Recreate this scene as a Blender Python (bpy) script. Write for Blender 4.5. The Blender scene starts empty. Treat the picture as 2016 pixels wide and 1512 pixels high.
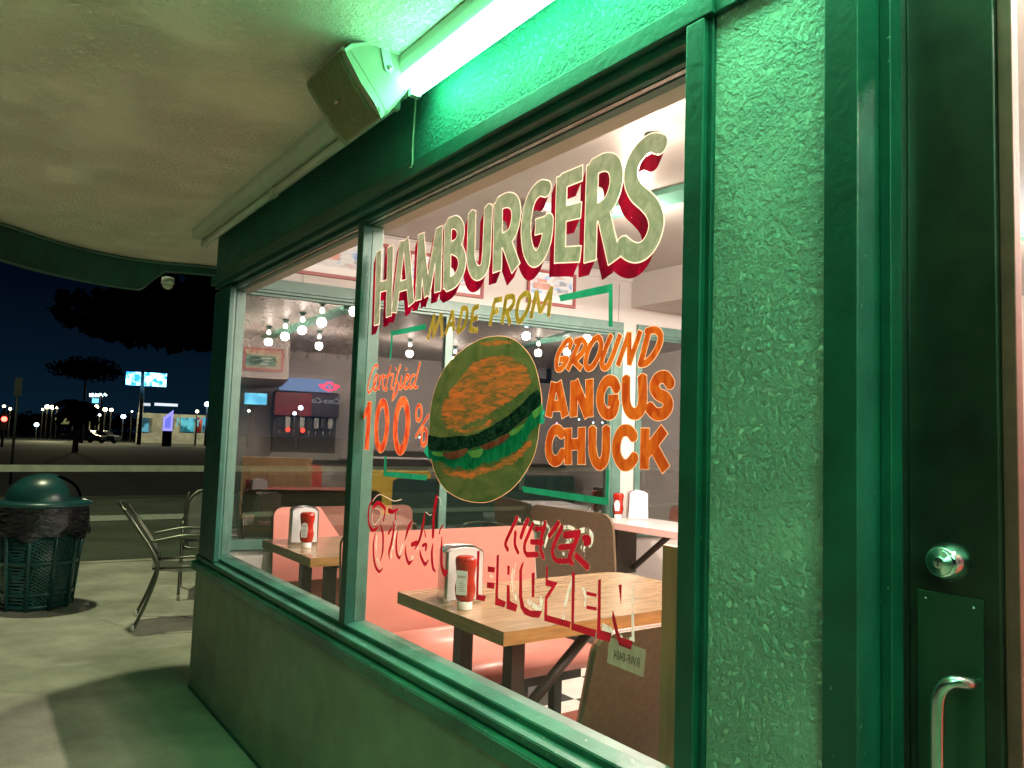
import bpy, math, random
import numpy as np
from mathutils import Matrix, Vector
from mathutils.geometry import tessellate_polygon
random.seed(7)
SC = bpy.context.scene
COL = SC.collection

# ---------------------------------------------------------------- camera (calibrated from the photo's vanishing points)
FPX, CX, CY, CAMH = 1515.0, 1008.0, 756.0, 1.5
def _d(px, py): return np.array([px-CX, -(py-CY), -FPX], float)
def _n(v): return v/np.linalg.norm(v)
_Z = _n(_d(1690, -19150)); _mX = _n(_d(-80, 834)); _mX = _n(_mX-_Z*(_mX@_Z)); _X = -_mX; _Y = np.cross(_Z, _X)
RM = np.array([_X, _Y, _Z])
def ray(px, py): return RM@_n(_d(px, py))
def hit(px, py, nrm, off, o=None, r=None):
    o = CAM if o is None else o; r = ray(px, py) if r is None else r; nrm = np.array(nrm, float)
    return o+r*((off-nrm@o)/(nrm@r))
_b = hit(371, 1352, [0, 0, 1], 0, np.array([0, 0, CAMH]))
CAM = np.array([-_b[0], -_b[1], CAMH])
def W(px, py, y=0.0): return hit(px, py, [0, 1, 0], y)        # point on a plane parallel to the front wall
def G(px, py, z=0.0): return hit(px, py, [0, 0, 1], z)        # point on a level plane
def XP(px, py, x): return hit(px, py, [1, 0, 0], x)
PHI = math.radians(82)
EU = np.array([math.cos(PHI), math.sin(PHI), 0]); EN = np.array([math.sin(PHI), -math.cos(PHI), 0])   # end wall direction / inward normal
EO = EN[0]*0.08+EN[1]*0.1
def EW(px, py, d=0.0): return hit(px, py, EN, EO+d)
def MIRX(px, py, x):                                            # what the end glass mirrors, on the plane x
    r = ray(px, py); r = r-2*(EN@r)*EN; o = CAM-2*(EN@CAM-EO)*EN
    return hit(px, py, [1, 0, 0], x, o, r)
def MIRZ(px, py, z):
    r = ray(px, py); r = r-2*(EN@r)*EN; o = CAM-2*(EN@CAM-EO)*EN
    return hit(px, py, [0, 0, 1], z, o, r)
def FAR(px, py, D):                                             # point on the far street, D metres away
    r = ray(px, py); h = math.hypot(r[0], r[1]); return CAM+r*(D/h)

cd = bpy.data.cameras.new('camera'); cam = bpy.data.objects.new('camera', cd); COL.objects.link(cam)
cd.sensor_width = 36; cd.lens = FPX/2016*36; cd.clip_start = .02; cd.clip_end = 900
m = Matrix.Identity(4)
for i in range(3):
    for j in range(3): m[i][j] = RM[i, j]
    m[i][3] = CAM[i]
cam.matrix_world = m
SC.camera = cam

# ---------------------------------------------------------------- world, exposure
w = bpy.data.worlds.new('World'); SC.world = w; w.use_nodes = True
nt = w.node_tree; bg = nt.nodes['Background']
tc = nt.nodes.new('ShaderNodeTexCoord'); sx = nt.nodes.new('ShaderNodeSeparateXYZ'); cr = nt.nodes.new('ShaderNodeValToRGB')
nt.links.new(tc.outputs['Generated'], sx.inputs[0]); nt.links.new(sx.outputs['Z'], cr.inputs[0]); nt.links.new(cr.outputs[0], bg.inputs[0])
cr.color_ramp.elements[0].position = 0.0; cr.color_ramp.elements[0].color = (.0016, .0065, .0130, 1)
cr.color_ramp.elements[1].position = 0.16; cr.color_ramp.elements[1].color = (.0003, .0014, .004, 1)
bg.inputs[1].default_value = 1.0
SC.view_settings.view_transform = 'Standard'; SC.view_settings.look = 'None'; SC.view_settings.gamma = 1
SC.view_settings.use_curve_mapping = False; SC.view_settings.exposure = 0.82
SC.render.engine = 'CYCLES'
SC.cycles.use_denoising = True; SC.cycles.max_bounces = 8; SC.cycles.transparent_max_bounces = 16
SC.cycles.sample_clamp_indirect = 6.0; SC.cycles.caustics_reflective = False; SC.cycles.caustics_refractive = False

TUBE = (.19, 1.0, .45)        # colour of the outside fluorescent tube
TUBE_E = 21.5
BULB_W = 23.0                 # each bare bulb
KEY_W = 235.0
WARM = (1.0, .85, .72)

# ---------------------------------------------------------------- materials
def _base(name):
    mt = bpy.data.materials.new(name); mt.use_nodes = True
    t = mt.node_tree; b = t.nodes['Principled BSDF']; return mt, t, b
def mat(name, col, rough=.6, metal=0.0, var=.12, scale=6.0, bump=0.0, bscale=40.0, spec=.5, col2=None, stretch=None, detail=4, coat=0, bkind='noise', chips=None, grime=0):
    mt, t, b = _base(name)
    b.inputs['Roughness'].default_value = rough; b.inputs['Metallic'].default_value = metal
    b.inputs['Specular IOR Level'].default_value = spec
    if coat: b.inputs['Coat Weight'].default_value = coat; b.inputs['Coat Roughness'].default_value = .15
    co = t.nodes.new('ShaderNodeTexCoord'); mp = t.nodes.new('ShaderNodeMapping'); t.links.new(co.outputs['Object'], mp.inputs[0])
    if stretch: mp.inputs['Scale'].default_value = stretch
    n = t.nodes.new('ShaderNodeTexNoise'); n.inputs['Scale'].default_value = scale; n.inputs['Detail'].default_value = detail
    t.links.new(mp.outputs[0], n.inputs['Vector'])
    r = t.nodes.new('ShaderNodeValToRGB'); t.links.new(n.outputs['Fac'], r.inputs[0]); t.links.new(r.outputs[0], b.inputs['Base Color'])
    c2 = col2 or tuple(c*(1-2*var) for c in col)
    c1 = col if col2 else tuple(min(1, c*(1+var)) for c in col)
    r.color_ramp.elements[0].position = .32; r.color_ramp.elements[0].color = (*c2, 1)
    r.color_ramp.elements[1].position = .68; r.color_ramp.elements[1].color = (*c1, 1)
    if grime:
        ng = t.nodes.new('ShaderNodeTexNoise'); ng.inputs['Scale'].default_value = 1.3; ng.inputs['Detail'].default_value = 9; ng.inputs['Roughness'].default_value = .68
        t.links.new(co.outputs['Object'], ng.inputs['Vector']); rg = t.nodes.new('ShaderNodeValToRGB'); rg.color_ramp.elements[0].position = .40; rg.color_ramp.elements[1].position = .62
        rg.color_ramp.elements[0].color = (1-grime,)*3+(1,); t.links.new(ng.outputs['Fac'], rg.inputs[0])
        mg = t.nodes.new('ShaderNodeMix'); mg.data_type = 'RGBA'; mg.blend_type = 'MULTIPLY'; mg.inputs[0].default_value = 1
        t.links.new(r.outputs[0], mg.inputs[6]); t.links.new(rg.outputs[0], mg.inputs[7]); t.links.new(mg.outputs[2], b.inputs['Base Color']); r = mg
    if chips:
        nc = t.nodes.new('ShaderNodeTexNoise'); nc.inputs['Scale'].default_value = chips[1]; nc.inputs['Detail'].default_value = 3
        t.links.new(co.outputs['Object'], nc.inputs['Vector']); rc_ = t.nodes.new('ShaderNodeValToRGB'); rc_.color_ramp.elements[0].position = chips[2]; rc_.color_ramp.elements[1].position = chips[2]+.015
        t.links.new(nc.outputs['Fac'], rc_.inputs[0]); mc = t.nodes.new('ShaderNodeMix'); mc.data_type = 'RGBA'
        t.links.new(rc_.outputs[0], mc.inputs[0]); t.links.new(r.outputs[2] if grime else r.outputs[0], mc.inputs[6]); mc.inputs[7].default_value = (*chips[0], 1); t.links.new(mc.outputs[2], b.inputs['Base Color'])
    if bump:
        if bkind == 'stucco':
            n1 = t.nodes.new('ShaderNodeTexNoise'); n1.inputs['Scale'].default_value = bscale; n1.inputs['Detail'].default_value = 5; n1.inputs['Roughness'].default_value = .62; n1.inputs['Distortion'].default_value = .15
            v = t.nodes.new('ShaderNodeTexNoise'); v.inputs['Scale'].default_value = bscale*.45; v.inputs['Detail'].default_value = 3
            rr = t.nodes.new('ShaderNodeValToRGB'); rr.color_ramp.elements[0].position = .42; rr.color_ramp.elements[1].position = .62
            t.links.new(co.outputs['Object'], n1.inputs['Vector']); t.links.new(co.outputs['Object'], v.inputs['Vector'])
            t.links.new(n1.outputs['Fac'], rr.inputs[0])
            mx = t.nodes.new('ShaderNodeMath'); mx.operation = 'MULTIPLY_ADD'; mx.inputs[1].default_value = .6
            t.links.new(v.outputs['Fac'], mx.inputs[0]); t.links.new(rr.outputs[0], mx.inputs[2])
            lo = t.nodes.new('ShaderNodeTexNoise'); lo.inputs['Scale'].default_value = 3.2; lo.inputs['Detail'].default_value = 4; t.links.new(co.outputs['Object'], lo.inputs['Vector'])
            lr = t.nodes.new('ShaderNodeMapRange'); lr.inputs['From Min'].default_value = .36; lr.inputs['From Max'].default_value = .60; lr.inputs['To Min'].default_value = .30; lr.inputs['To Max'].default_value = 1.0; t.links.new(lo.outputs['Fac'], lr.inputs['Value'])
            mm = t.nodes.new('ShaderNodeMath'); mm.operation = 'MULTIPLY'; t.links.new(mx.outputs[0], mm.inputs[0]); t.links.new(lr.outputs[0], mm.inputs[1]); src = mm.outputs[0]
        else:
            n1 = t.nodes.new('ShaderNodeTexNoise'); n1.inputs['Scale'].default_value = bscale; n1.inputs['Detail'].default_value = 6
            t.links.new(mp.outputs[0], n1.inputs['Vector']); src = n1.outputs['Fac']
        bp = t.nodes.new('ShaderNodeBump'); bp.inputs['Strength'].default_value = 1.0; bp.inputs['Distance'].default_value = bump
        t.links.new(src, bp.inputs['Height']); t.links.new(bp.outputs[0], b.inputs['Normal'])
    return mt
def emit(name, col, s, vis=None):
    mt = bpy.data.materials.new(name); mt.use_nodes = True; t = mt.node_tree; t.nodes.clear()
    o = t.nodes.new('ShaderNodeOutputMaterial'); e = t.nodes.new('ShaderNodeEmission'); e.inputs[0].default_value = (*col, 1); e.inputs[1].default_value = s
    t.links.new(e.outputs[0], o.inputs[0])
    if s < 20: mt.cycles.emission_sampling = 'NONE'
    return mt
def speckle_emit(name, c1, c2, s, scale):
    mt = bpy.data.materials.new(name); mt.use_nodes = True; t = mt.node_tree; t.nodes.clear()
    o = t.nodes.new('ShaderNodeOutputMaterial'); e = t.nodes.new('ShaderNodeEmission'); e.inputs[1].default_value = s
    co = t.nodes.new('ShaderNodeTexCoord'); n = t.nodes.new('ShaderNodeTexNoise'); n.inputs['Scale'].default_value = scale; n.inputs['Detail'].default_value = 5
    r = t.nodes.new('ShaderNodeValToRGB'); r.color_ramp.elements[0].position = .44; r.color_ramp.elements[0].color = (*c1, 1); r.color_ramp.elements[1].position = .56; r.color_ramp.elements[1].color = (*c2, 1)
    t.links.new(co.outputs['Object'], n.inputs['Vector']); t.links.new(n.outputs['Fac'], r.inputs[0]); t.links.new(r.outputs[0], e.inputs[0]); t.links.new(e.outputs[0], o.inputs[0])
    mt.cycles.emission_sampling = 'NONE'
    return mt
def glass(name, refl, tint=(1, 1, 1), rough=0.0, dirt=0.0):
    mt = bpy.data.materials.new(name); mt.use_nodes = True; t = mt.node_tree; t.nodes.clear()
    o = t.nodes.new('ShaderNodeOutputMaterial'); tr = t.nodes.new('ShaderNodeBsdfTransparent'); tr.inputs[0].default_value = (*tint, 1)
    g = t.nodes.new('ShaderNodeBsdfGlossy'); g.inputs['Roughness'].default_value = rough
    mx = t.nodes.new('ShaderNodeMixShader')
    lw = t.nodes.new('ShaderNodeLayerWeight'); lw.inputs[0].default_value = .5
    mp = t.nodes.new('ShaderNodeMapRange'); mp.inputs['To Min'].default_value = refl; mp.inputs['To Max'].default_value = min(1, refl*3+.2)
    pw = t.nodes.new('ShaderNodeMath'); pw.operation = 'POWER'; pw.inputs[1].default_value = 3.0
    t.links.new(lw.outputs['Facing'], pw.inputs[0]); t.links.new(pw.outputs[0], mp.inputs['Value']); t.links.new(mp.outputs[0], mx.inputs[0])
    t.links.new(tr.outputs[0], mx.inputs[1]); t.links.new(g.outputs[0], mx.inputs[2])
    last = mx
    if dirt:
        co = t.nodes.new('ShaderNodeTexCoord'); n = t.nodes.new('ShaderNodeTexNoise'); n.inputs['Scale'].default_value = 5; n.inputs['Detail'].default_value = 8; n.inputs['Roughness'].default_value = .7
        t.links.new(co.outputs['Object'], n.inputs['Vector'])
        m2 = t.nodes.new('ShaderNodeMapRange'); m2.inputs['From Min'].default_value = .45; m2.inputs['From Max'].default_value = .8; m2.inputs['To Max'].default_value = dirt
        df = t.nodes.new('ShaderNodeBsdfDiffuse'); df.inputs[0].default_value = (.7, .7, .7, 1)
        m3 = t.nodes.new('ShaderNodeMixShader'); t.links.new(n.outputs['Fac'], m2.inputs['Value']); t.links.new(m2.outputs[0], m3.inputs[0])
        t.links.new(mx.outputs[0], m3.inputs[1]); t.links.new(df.outputs[0], m3.inputs[2]); last = m3
    t.links.new(last.outputs[0], o.inputs[0])
    return mt
def paint(name, c1, c2, trans=.45, scale=30, stretch=(1, 1, .35), holes=None, gloss=.06, rot=0):
    """sign painter's enamel on glass: streaky, part see-through to light"""
    mt = bpy.data.materials.new(name); mt.use_nodes = True; t = mt.node_tree; t.nodes.clear()
    o = t.nodes.new('ShaderNodeOutputMaterial'); co = t.nodes.new('ShaderNodeTexCoord'); mp = t.nodes.new('ShaderNodeMapping'); mp.inputs['Scale'].default_value = stretch; mp.inputs['Rotation'].default_value = (0, rot, 0)
    n = t.nodes.new('ShaderNodeTexNoise'); n.inputs['Scale'].default_value = scale; n.inputs['Detail'].default_value = 5; n.inputs['Distortion'].default_value = 1.2
    r = t.nodes.new('ShaderNodeValToRGB'); r.color_ramp.elements[0].position = .36; r.color_ramp.elements[1].position = .64
    r.color_ramp.elements[0].color = (*c1, 1); r.color_ramp.elements[1].color = (*c2, 1)
    t.links.new(co.outputs['Object'], mp.inputs[0]); t.links.new(mp.outputs[0], n.inputs['Vector']); t.links.new(n.outputs['Fac'], r.inputs[0])
    d = t.nodes.new('ShaderNodeBsdfDiffuse'); tl = t.nodes.new('ShaderNodeBsdfTranslucent'); gl = t.nodes.new('ShaderNodeBsdfGlossy'); gl.inputs['Roughness'].default_value = .25
    t.links.new(r.outputs[0], d.inputs[0]); t.links.new(r.outputs[0], tl.inputs[0])
    a = t.nodes.new('ShaderNodeMixShader'); a.inputs[0].default_value = trans; t.links.new(d.outputs[0], a.inputs[1]); t.links.new(tl.outputs[0], a.inputs[2])
    b = t.nodes.new('ShaderNodeMixShader'); b.inputs[0].default_value = gloss; t.links.new(a.outputs[0], b.inputs[1]); t.links.new(gl.outputs[0], b.inputs[2])
    last = b
    if holes is not None:
        tp = t.nodes.new('ShaderNodeBsdfTransparent'); c = t.nodes.new('ShaderNodeMixShader')
        n2 = t.nodes.new('ShaderNodeTexNoise'); n2.inputs['Scale'].default_value = scale*.9; n2.inputs['Detail'].default_value = 6; n2.inputs['Distortion'].default_value = 1.5
        t.links.new(mp.outputs[0], n2.inputs['Vector'])
        r2 = t.nodes.new('ShaderNodeValToRGB'); r2.color_ramp.elements[0].position = holes-.03; r2.color_ramp.elements[1].position = holes+.04
        r2.color_ramp.elements[0].color = (0, 0, 0, 1); r2.color_ramp.elements[1].color = (1, 1, 1, 1)
        t.links.new(n2.outputs['Fac'], r2.inputs[0]); t.links.new(r2.outputs[0], c.inputs[0]); t.links.new(tp.outputs[0], c.inputs[1]); t.links.new(b.outputs[0], c.inputs[2]); last = c
    t.links.new(last.outputs[0], o.inputs[0])
    return mt

M = {}
M['header'] = mat('header_stucco', (.013, .165, .125), .55, var=.08, bump=.009, bscale=62, bkind='stucco')
M['trim'] = mat('green_trim_paint', (.011, .105, .078), .42, var=.12, scale=9, bump=.0016, bscale=45, stretch=(1, 1, 1), chips=((.30, .38, .30), 70, .745), grime=.35)
M['trimsoft'] = mat('sage_trim_paint', (.085, .17, .137), .42, var=.10, scale=12, bump=.0006, bscale=60)
M['sill'] = mat('worn_sill_green', (.06, .27, .175), .4, var=.25, scale=5, col2=(.03, .17, .12), bump=.0016, bscale=40, chips=((.30, .42, .34), 60, .69), grime=.5)
M['sillin'] = mat('worn_sill_paint', (.10, .19, .145), .4, var=.2, scale=7)
M['stucco'] = mat('pale_stucco', (.66, .74, .64), .6, var=.06, bump=.022, bscale=64, bkind='stucco', grime=.10)
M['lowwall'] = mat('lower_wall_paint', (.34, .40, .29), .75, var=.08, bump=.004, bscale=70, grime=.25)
M['soffit'] = mat('soffit_plaster', (.95, .88, .76), .8, var=.02, scale=2.5, bump=.009, bscale=70, bkind='stucco', grime=.02)
M['concrete'] = mat('concrete', (.47, .455, .355), .85, var=.14, scale=1.6, bump=.004, bscale=90, detail=10, chips=((.20, .19, .15), 38, .71), grime=.35)
M['asphalt'] = mat('asphalt', (.062, .078, .05), .9, var=.2, scale=1.2, bump=.004, bscale=120, detail=8)
M['white_line'] = mat('road_paint', (.38, .42, .34), .8, var=.12, scale=8)
M['fixture'] = mat('fixture_enamel', (.55, .58, .5), .45, var=.05)
M['speaker'] = mat('speaker_plastic', (.36, .34, .26), .42, var=.03)
M['grille'] = mat('speaker_grille', (.19, .18, .09), .7, var=.1, scale=60, bump=.001, bscale=500)
M['metal'] = mat('brushed_steel', (.62, .62, .60), .25, metal=1, var=.03)
M['chrome'] = mat('chrome', (.75, .75, .76), .12, metal=1, var=.02)
M['wallin'] = mat('interior_wall', (.54, .49, .46), .6, var=.02)
M['ceil'] = mat('interior_ceiling', (.42, .375, .345), .30, var=.02, bump=.0005, bscale=70, spec=.6)
M['tile_w'] = mat('white_tile', (.62, .58, .52), .3, var=.05, scale=10)
M['pink'] = mat('coral_laminate', (.54, .19, .145), .42, var=.03)
M['pinkpale'] = mat('pale_pink_edge', (.66, .42, .38), .4, var=.03)
M['red'] = mat('red_laminate', (.45, .05, .03), .4, var=.04)
M['yellow'] = mat('mustard_laminate', (.62, .45, .06), .4, var=.04)
M['dkgreen'] = mat('dark_green_laminate', (.02, .06, .05), .4, var=.04)
M['brown'] = mat('brown_laminate', (.16, .10, .055), .55, var=.10, scale=50)
M['wood'] = mat('table_top_laminate', (.30, .19, .105), .22, var=.15, scale=7, stretch=(9, 1, 4), spec=.5, detail=6)
M['edge'] = mat('table_edge_oak', (.36, .19, .06), .4, var=.15, scale=10, stretch=(1, 1, 8))
M['black'] = mat('black_steel', (.03, .028, .024), .5, var=.1)
M['dark'] = mat('dark_frame', (.02, .022, .02), .5, var=.1)
M['whitetab'] = mat('white_laminate', (.62, .58, .57), .3, var=.02)
M['napkin'] = mat('napkin_paper', (.62, .61, .62), .8, var=.02)
M['ketchup'] = mat('ketchup', (.42, .018, .008), .18, var=.15, scale=30, coat=.6)
M['cap'] = mat('white_cap', (.85, .82, .78), .35, var=.02)
M['label'] = mat('bottle_label', (.80, .76, .76), .5, var=.03)
M['ink'] = mat('grey_ink', (.30, .22, .22), .6, var=.05)
M['doorp'] = mat('door_dark_paint', (.020, .020, .014), .38, var=.25, scale=14)
M['plate'] = mat('push_plate', (.05, .10, .065), .35, metal=.6, var=.1)
M['maroon'] = mat('maroon_trim', (.22, .055, .05), .5, var=.15, scale=20)
M['can'] = mat('can_green_enamel', (.014, .075, .072), .3, var=.12, scale=8)
M['bag'] = mat('black_bin_bag', (.016, .014, .018), .22, var=.1, bump=.02, bscale=14, stretch=(1, 1, 2.5))
M['chair'] = mat('chair_tube', (.16, .17, .13), .3, metal=.9, var=.06)
M['mesh'] = mat('chair_mesh', (.10, .105, .085), .6, metal=.3, var=.2, scale=120)
M['rubber'] = mat('chair_foot', (.6, .58, .52), .6)
M['frame_red'] = mat('red_picture_frame', (.30, .05, .045), .4, var=.05)
M['rail'] = mat('rail_paint', (.55, .60, .46), .7, var=.08)
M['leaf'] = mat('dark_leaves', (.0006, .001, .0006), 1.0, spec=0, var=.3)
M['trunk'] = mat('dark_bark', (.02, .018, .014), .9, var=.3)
M['farwall'] = mat('far_wall', (.20, .20, .18), .8, var=.2, scale=1)
M['oakboard'] = mat('oak_board', (.40, .25, .12), .55, var=.12, scale=6, stretch=(6, 6, .5))
M['glassF'] = glass('front_glass', .035, dirt=.02)
M['glassE'] = glass('night_glass', .27, tint=(.75, .8, .78))

# ---------------------------------------------------------------- mesh helpers
class MB:
    def __init__(s): s.v = []; s.f = []; s.sm = []
    def add(s, vs, fs, smooth=False):
        k = len(s.v); s.v += [tuple(map(float, p)) for p in vs]
        for f in fs: s.f.append(tuple(i+k for i in f)); s.sm.append(smooth)
        return s
    def box(s, x0, x1, y0, y1, z0, z1):
        x0, x1 = min(x0, x1), max(x0, x1); y0, y1 = min(y0, y1), max(y0, y1); z0, z1 = min(z0, z1), max(z0, z1)
        return s.add([(x0,y0,z0),(x1,y0,z0),(x1,y1,z0),(x0,y1,z0),(x0,y0,z1),(x1,y0,z1),(x1,y1,z1),(x0,y1,z1)],
                     [(0,3,2,1),(4,5,6,7),(0,1,5,4),(1,2,6,5),(2,3,7,6),(3,0,4,7)])
    def obox(s, o, u, v, n, lu, lv, ln):      # oriented box from corner o along u,v,n
        o, u, v, n = map(lambda q: np.array(q, float), (o, u, v, n))
        p = [o+a*u*lu+b*v*lv+c*n*ln for c in (0, 1) for b in (0, 1) for a in (0, 1)]
        return s.add(p, [(0,2,3,1),(4,5,7,6),(0,1,5,4),(1,3,7,5),(3,2,6,7),(2,0,4,6)])
    def prism(s, poly, o, u, v, n, depth, smooth=False):   # 2-D polygon in (u,v) extruded along n
        o, u, v, n = map(lambda q: np.array(q, float), (o, u, v, n)); k = len(poly)
        a = [o+p[0]*u+p[1]*v for p in poly]; b = [q+n*depth for q in a]
        tri = tessellate_polygon([[Vector((p[0], p[1], 0)) for p in poly]])
        fs = [tuple(t) for t in tri]+[tuple(i+k for i in reversed(t)) for t in tri]
        s.add(a+b, fs)
        base = len(s.v)-2*k
        for i in range(k):
            j = (i+1) % k; s.f.append((base+i, base+j, base+k+j, base+k+i)); s.sm.append(smooth)
        return s
    def tube(s, pts, r, n=10, closed=False, cap=True):
        pts = [np.array(p, float) for p in pts]; N = len(pts); rs = r if isinstance(r, (list, tuple)) else [r]*N
        ts = []
        for i in range(N):
            if closed: d = pts[(i+1) % N]-pts[i-1]
            else: d = pts[min(i+1, N-1)]-pts[max(i-1, 0)]
            ts.append(_n(d))
        a = np.array([0, 0, 1.]) if abs(ts[0][2]) < .9 else np.array([1., 0, 0])
        u = _n(np.cross(ts[0], a)); vs = []
        for i in range(N):
            u = _n(u-ts[i]*(u@ts[i])); v = np.cross(ts[i], u)
            for k in range(n):
                q = 2*math.pi*k/n; vs.append(pts[i]+rs[i]*(math.cos(q)*u+math.sin(q)*v))
        fs = []
        for i in range(N if closed else N-1):
            for k in range(n):
                A = i*n+k; B = i*n+(k+1) % n; j = ((i+1) % N)*n; fs.append((A, B, j+(k+1) % n, j+k))
        s.add(vs, fs, True)
        if cap and not closed:
            b0 = len(s.v)-len(vs); s.f.append(tuple(b0+k for k in reversed(range(n)))); s.sm.append(False)
            s.f.append(tuple(b0+(N-1)*n+k for k in range(n))); s.sm.append(False)
        return s
    def lathe(s, prof, c, n=28, axis='z', sx=1, sy=1):
        vs = []; fs = []
        for (r, h) in prof:
            for k in range(n):
                q = 2*math.pi*k/n; a, b = r*math.cos(q)*sx, r*math.sin(q)*sy
                vs.append((c[0]+a, c[1]+b, c[2]+h) if axis == 'z' else (c[0]+a, c[1]+h, c[2]+b) if axis == 'y' else (c[0]+h, c[1]+a, c[2]+b))
        for i in range(len(prof)-1):
            for k in range(n): fs.append((i*n+k, i*n+(k+1) % n, (i+1)*n+(k+1) % n, (i+1)*n+k))
        fs.append(tuple(reversed(range(n)))); fs.append(tuple((len(prof)-1)*n+k for k in range(n)))
        return s.add(vs, fs, True)
    def build(s, name, m_, parent=None, label=None, bevel=0, loc=None):
        me = bpy.data.meshes.new(name); vs = s.v
        if loc is not None: vs = [(p[0]-loc[0], p[1]-loc[1], p[2]-loc[2]) for p in vs]
        elif parent is not None:
            L = root_loc(parent); vs = [(p[0]-L[0], p[1]-L[1], p[2]-L[2]) for p in vs]
        me.from_pydata(vs, [], s.f); me.polygons.foreach_set('use_smooth', s.sm); me.materials.append(m_); me.update()
        o = bpy.data.objects.new(name, me); COL.objects.link(o)
        if loc is not None: o.location = loc
        if parent is not None: o.parent = parent
        if label: o['label'] = label
        if bevel:
            b = o.modifiers.new('bevel', 'BEVEL'); b.width = bevel; b.segments = 3; b.limit_method = 'ANGLE'; b.angle_limit = math.radians(40)
        return o
def root_loc(o):
    L = Vector((0, 0, 0))
    while o is not None: L += o.location; o = o.parent
    return L
def tag(o, label, cat, group=None, kind=None):
    if label: o['label'] = label
    if cat: o['category'] = cat
    if group: o['group'] = group
    if kind: o['kind'] = kind
    return o
def thing(name, label, cat, loc, group=None):
    o = bpy.data.objects.new(name, None); o.empty_display_size = .1; COL.objects.link(o); o.location = [float(q) for q in loc]
    return tag(o, label, cat, group)
def copy_tree(o, parent=None):
    c = o.copy(); COL.objects.link(c); c.parent = parent
    for ch in [q for q in bpy.data.objects if q.parent == o]: copy_tree(ch, c)
    return c
def catmull(pts, n=8):
    P = [np.array(p, float) for p in pts]; out = []
    P = [2*P[0]-P[1]]+P+[2*P[-1]-P[-2]]
    for i in range(1, len(P)-2):
        for k in range(n):
            t = k/n; a, b, c, d = P[i-1:i+3]
            out.append(.5*((2*b)+(-a+c)*t+(2*a-5*b+4*c-d)*t*t+(-a+3*b-3*c+d)*t**3))
    out.append(P[-2]); return out
def rrect(x0, y0, x1, y1, r, n=5, which=(1, 1, 1, 1)):
    out = []
    for (cx, cy, a0, k) in ((x1-r, y0+r, -90, 0), (x1-r, y1-r, 0, 1), (x0+r, y1-r, 90, 2), (x0+r, y0+r, 180, 3)):
        if which[k]:
            for i in range(n+1):
                a = math.radians(a0+90*i/n); out.append((cx+r*math.cos(a), cy+r*math.sin(a)))
        else: out.append((x1 if k < 2 else x0, y0 if k in (0, 3) else y1))
    return out
def text_mesh(name, s, size, m_, mat4, parent=None, ext=.0006, shear=0, label=None, space=1.0):
    cu = bpy.data.curves.new(name, 'FONT'); cu.body = s; cu.size = size; cu.extrude = ext; cu.align_x = 'CENTER'; cu.align_y = 'CENTER'; cu.shear = shear; cu.space_character = space
    tmp = bpy.data.objects.new(name+'_t', cu); COL.objects.link(tmp)
    me = bpy.data.meshes.new_from_object(tmp.evaluated_get(bpy.context.evaluated_depsgraph_get())); bpy.data.objects.remove(tmp)
    me.name = name; me.materials.clear(); me.materials.append(m_)
    if parent is not None: mat4 = Matrix.Translation(-root_loc(parent))@mat4
    me.transform(mat4)
    o = bpy.data.objects.new(name, me); COL.objects.link(o); o.parent = parent
    if label: o['label'] = label
    return o
def frame4(o, u, v, n):
    m = Matrix.Identity(4)
    for i in range(3): m[i][0] = u[i]; m[i][1] = v[i]; m[i][2] = n[i]; m[i][3] = o[i]
    return m
def plight(name, loc, watt, col, r, parent=None):
    L = bpy.data.lights.new(name, 'POINT'); L.energy = watt; L.color = col; L.shadow_soft_size = r
    o = bpy.data.objects.new(name, L); COL.objects.link(o); o.location = [float(q) for q in loc]
    if parent is not None: o.parent = parent; o.location = Vector(o.location)-root_loc(parent)
    return o

# ================================================================ SETTING: ground
MB().add([(-500,-400,-.16),(60,-400,-.16),(60,400,-.16),(-500,400,-.16)], [(0,1,2,3)]).build('parking_lot', M['asphalt'])['kind'] = 'structure'
# raised concrete walk with a kerb step down to the parking lot
a0 = G(130, 1112); a1 = G(375, 1100)
dirx = (a1[0]-a0[0])/(a1[1]-a0[1])
def kx(y): return a0[0]+dirx*(y-a0[1])
MB().prism([(kx(-14), -14), (14, -14), (14, 14), (kx(14), 14)], (0, 0, -.16), (1, 0, 0), (0, 1, 0), (0, 0, 1), .16).build('pavement', M['concrete'])['kind'] = 'structure'
MB().prism([(kx(-14)-.13, -14), (kx(-14)-.002, -14), (kx(14)-.002, 14), (kx(14)-.13, 14)], (0, 0, -.158), (1, 0, 0), (0, 1, 0), (0, 0, 1), .166).build('kerb', M['concrete'])['kind'] = 'structure'
def stripe(pa, pb, wd, z=-.156):
    a, b = G(*pa, z), G(*pb, z); d = _n(b-a); a = a-d*30; b = b+d*60; n = np.array([-d[1], d[0], 0])*wd/2
    return MB().add([a-n, b-n, b+n, a+n], [(0,1,2,3)])
stripe((150, 1021), (405, 1015), .95).build('road_marking', M['white_line'])['kind'] = 'structure'

# pale low rail along the far edge of the parking lot
ra, rb = FAR(0, 921, 20.0), FAR(405, 921, 21.2)
rd = _n(rb-ra); rd[2] = 0; rd = _n(rd)
zr = ra[2]; ra0 = np.array([ra[0], ra[1], 0]); rn = np.array([-rd[1], rd[0], 0])
rail = thing('guard_rail', 'long pale rail on low posts along the dark edge of the parking lot', 'railing', (ra0[0], ra0[1], -.16))
MB().obox(ra0-rd*16+np.array([0, 0, zr-.085]), rd, (0, 0, 1), rn, 60, .15, .06).build('rail_beam', M['rail'], rail)
for s_ in (-13, 8.6, 15.5, 22.5, 29.5, 36.5):
    p = ra0+rd*s_-rn*.09
    MB().obox(p+np.array([0, 0, -.16]), rd, (0, 0, 1), rn, .17, zr+.16+.05, .085).build('post', M['rail'], rail)

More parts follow.
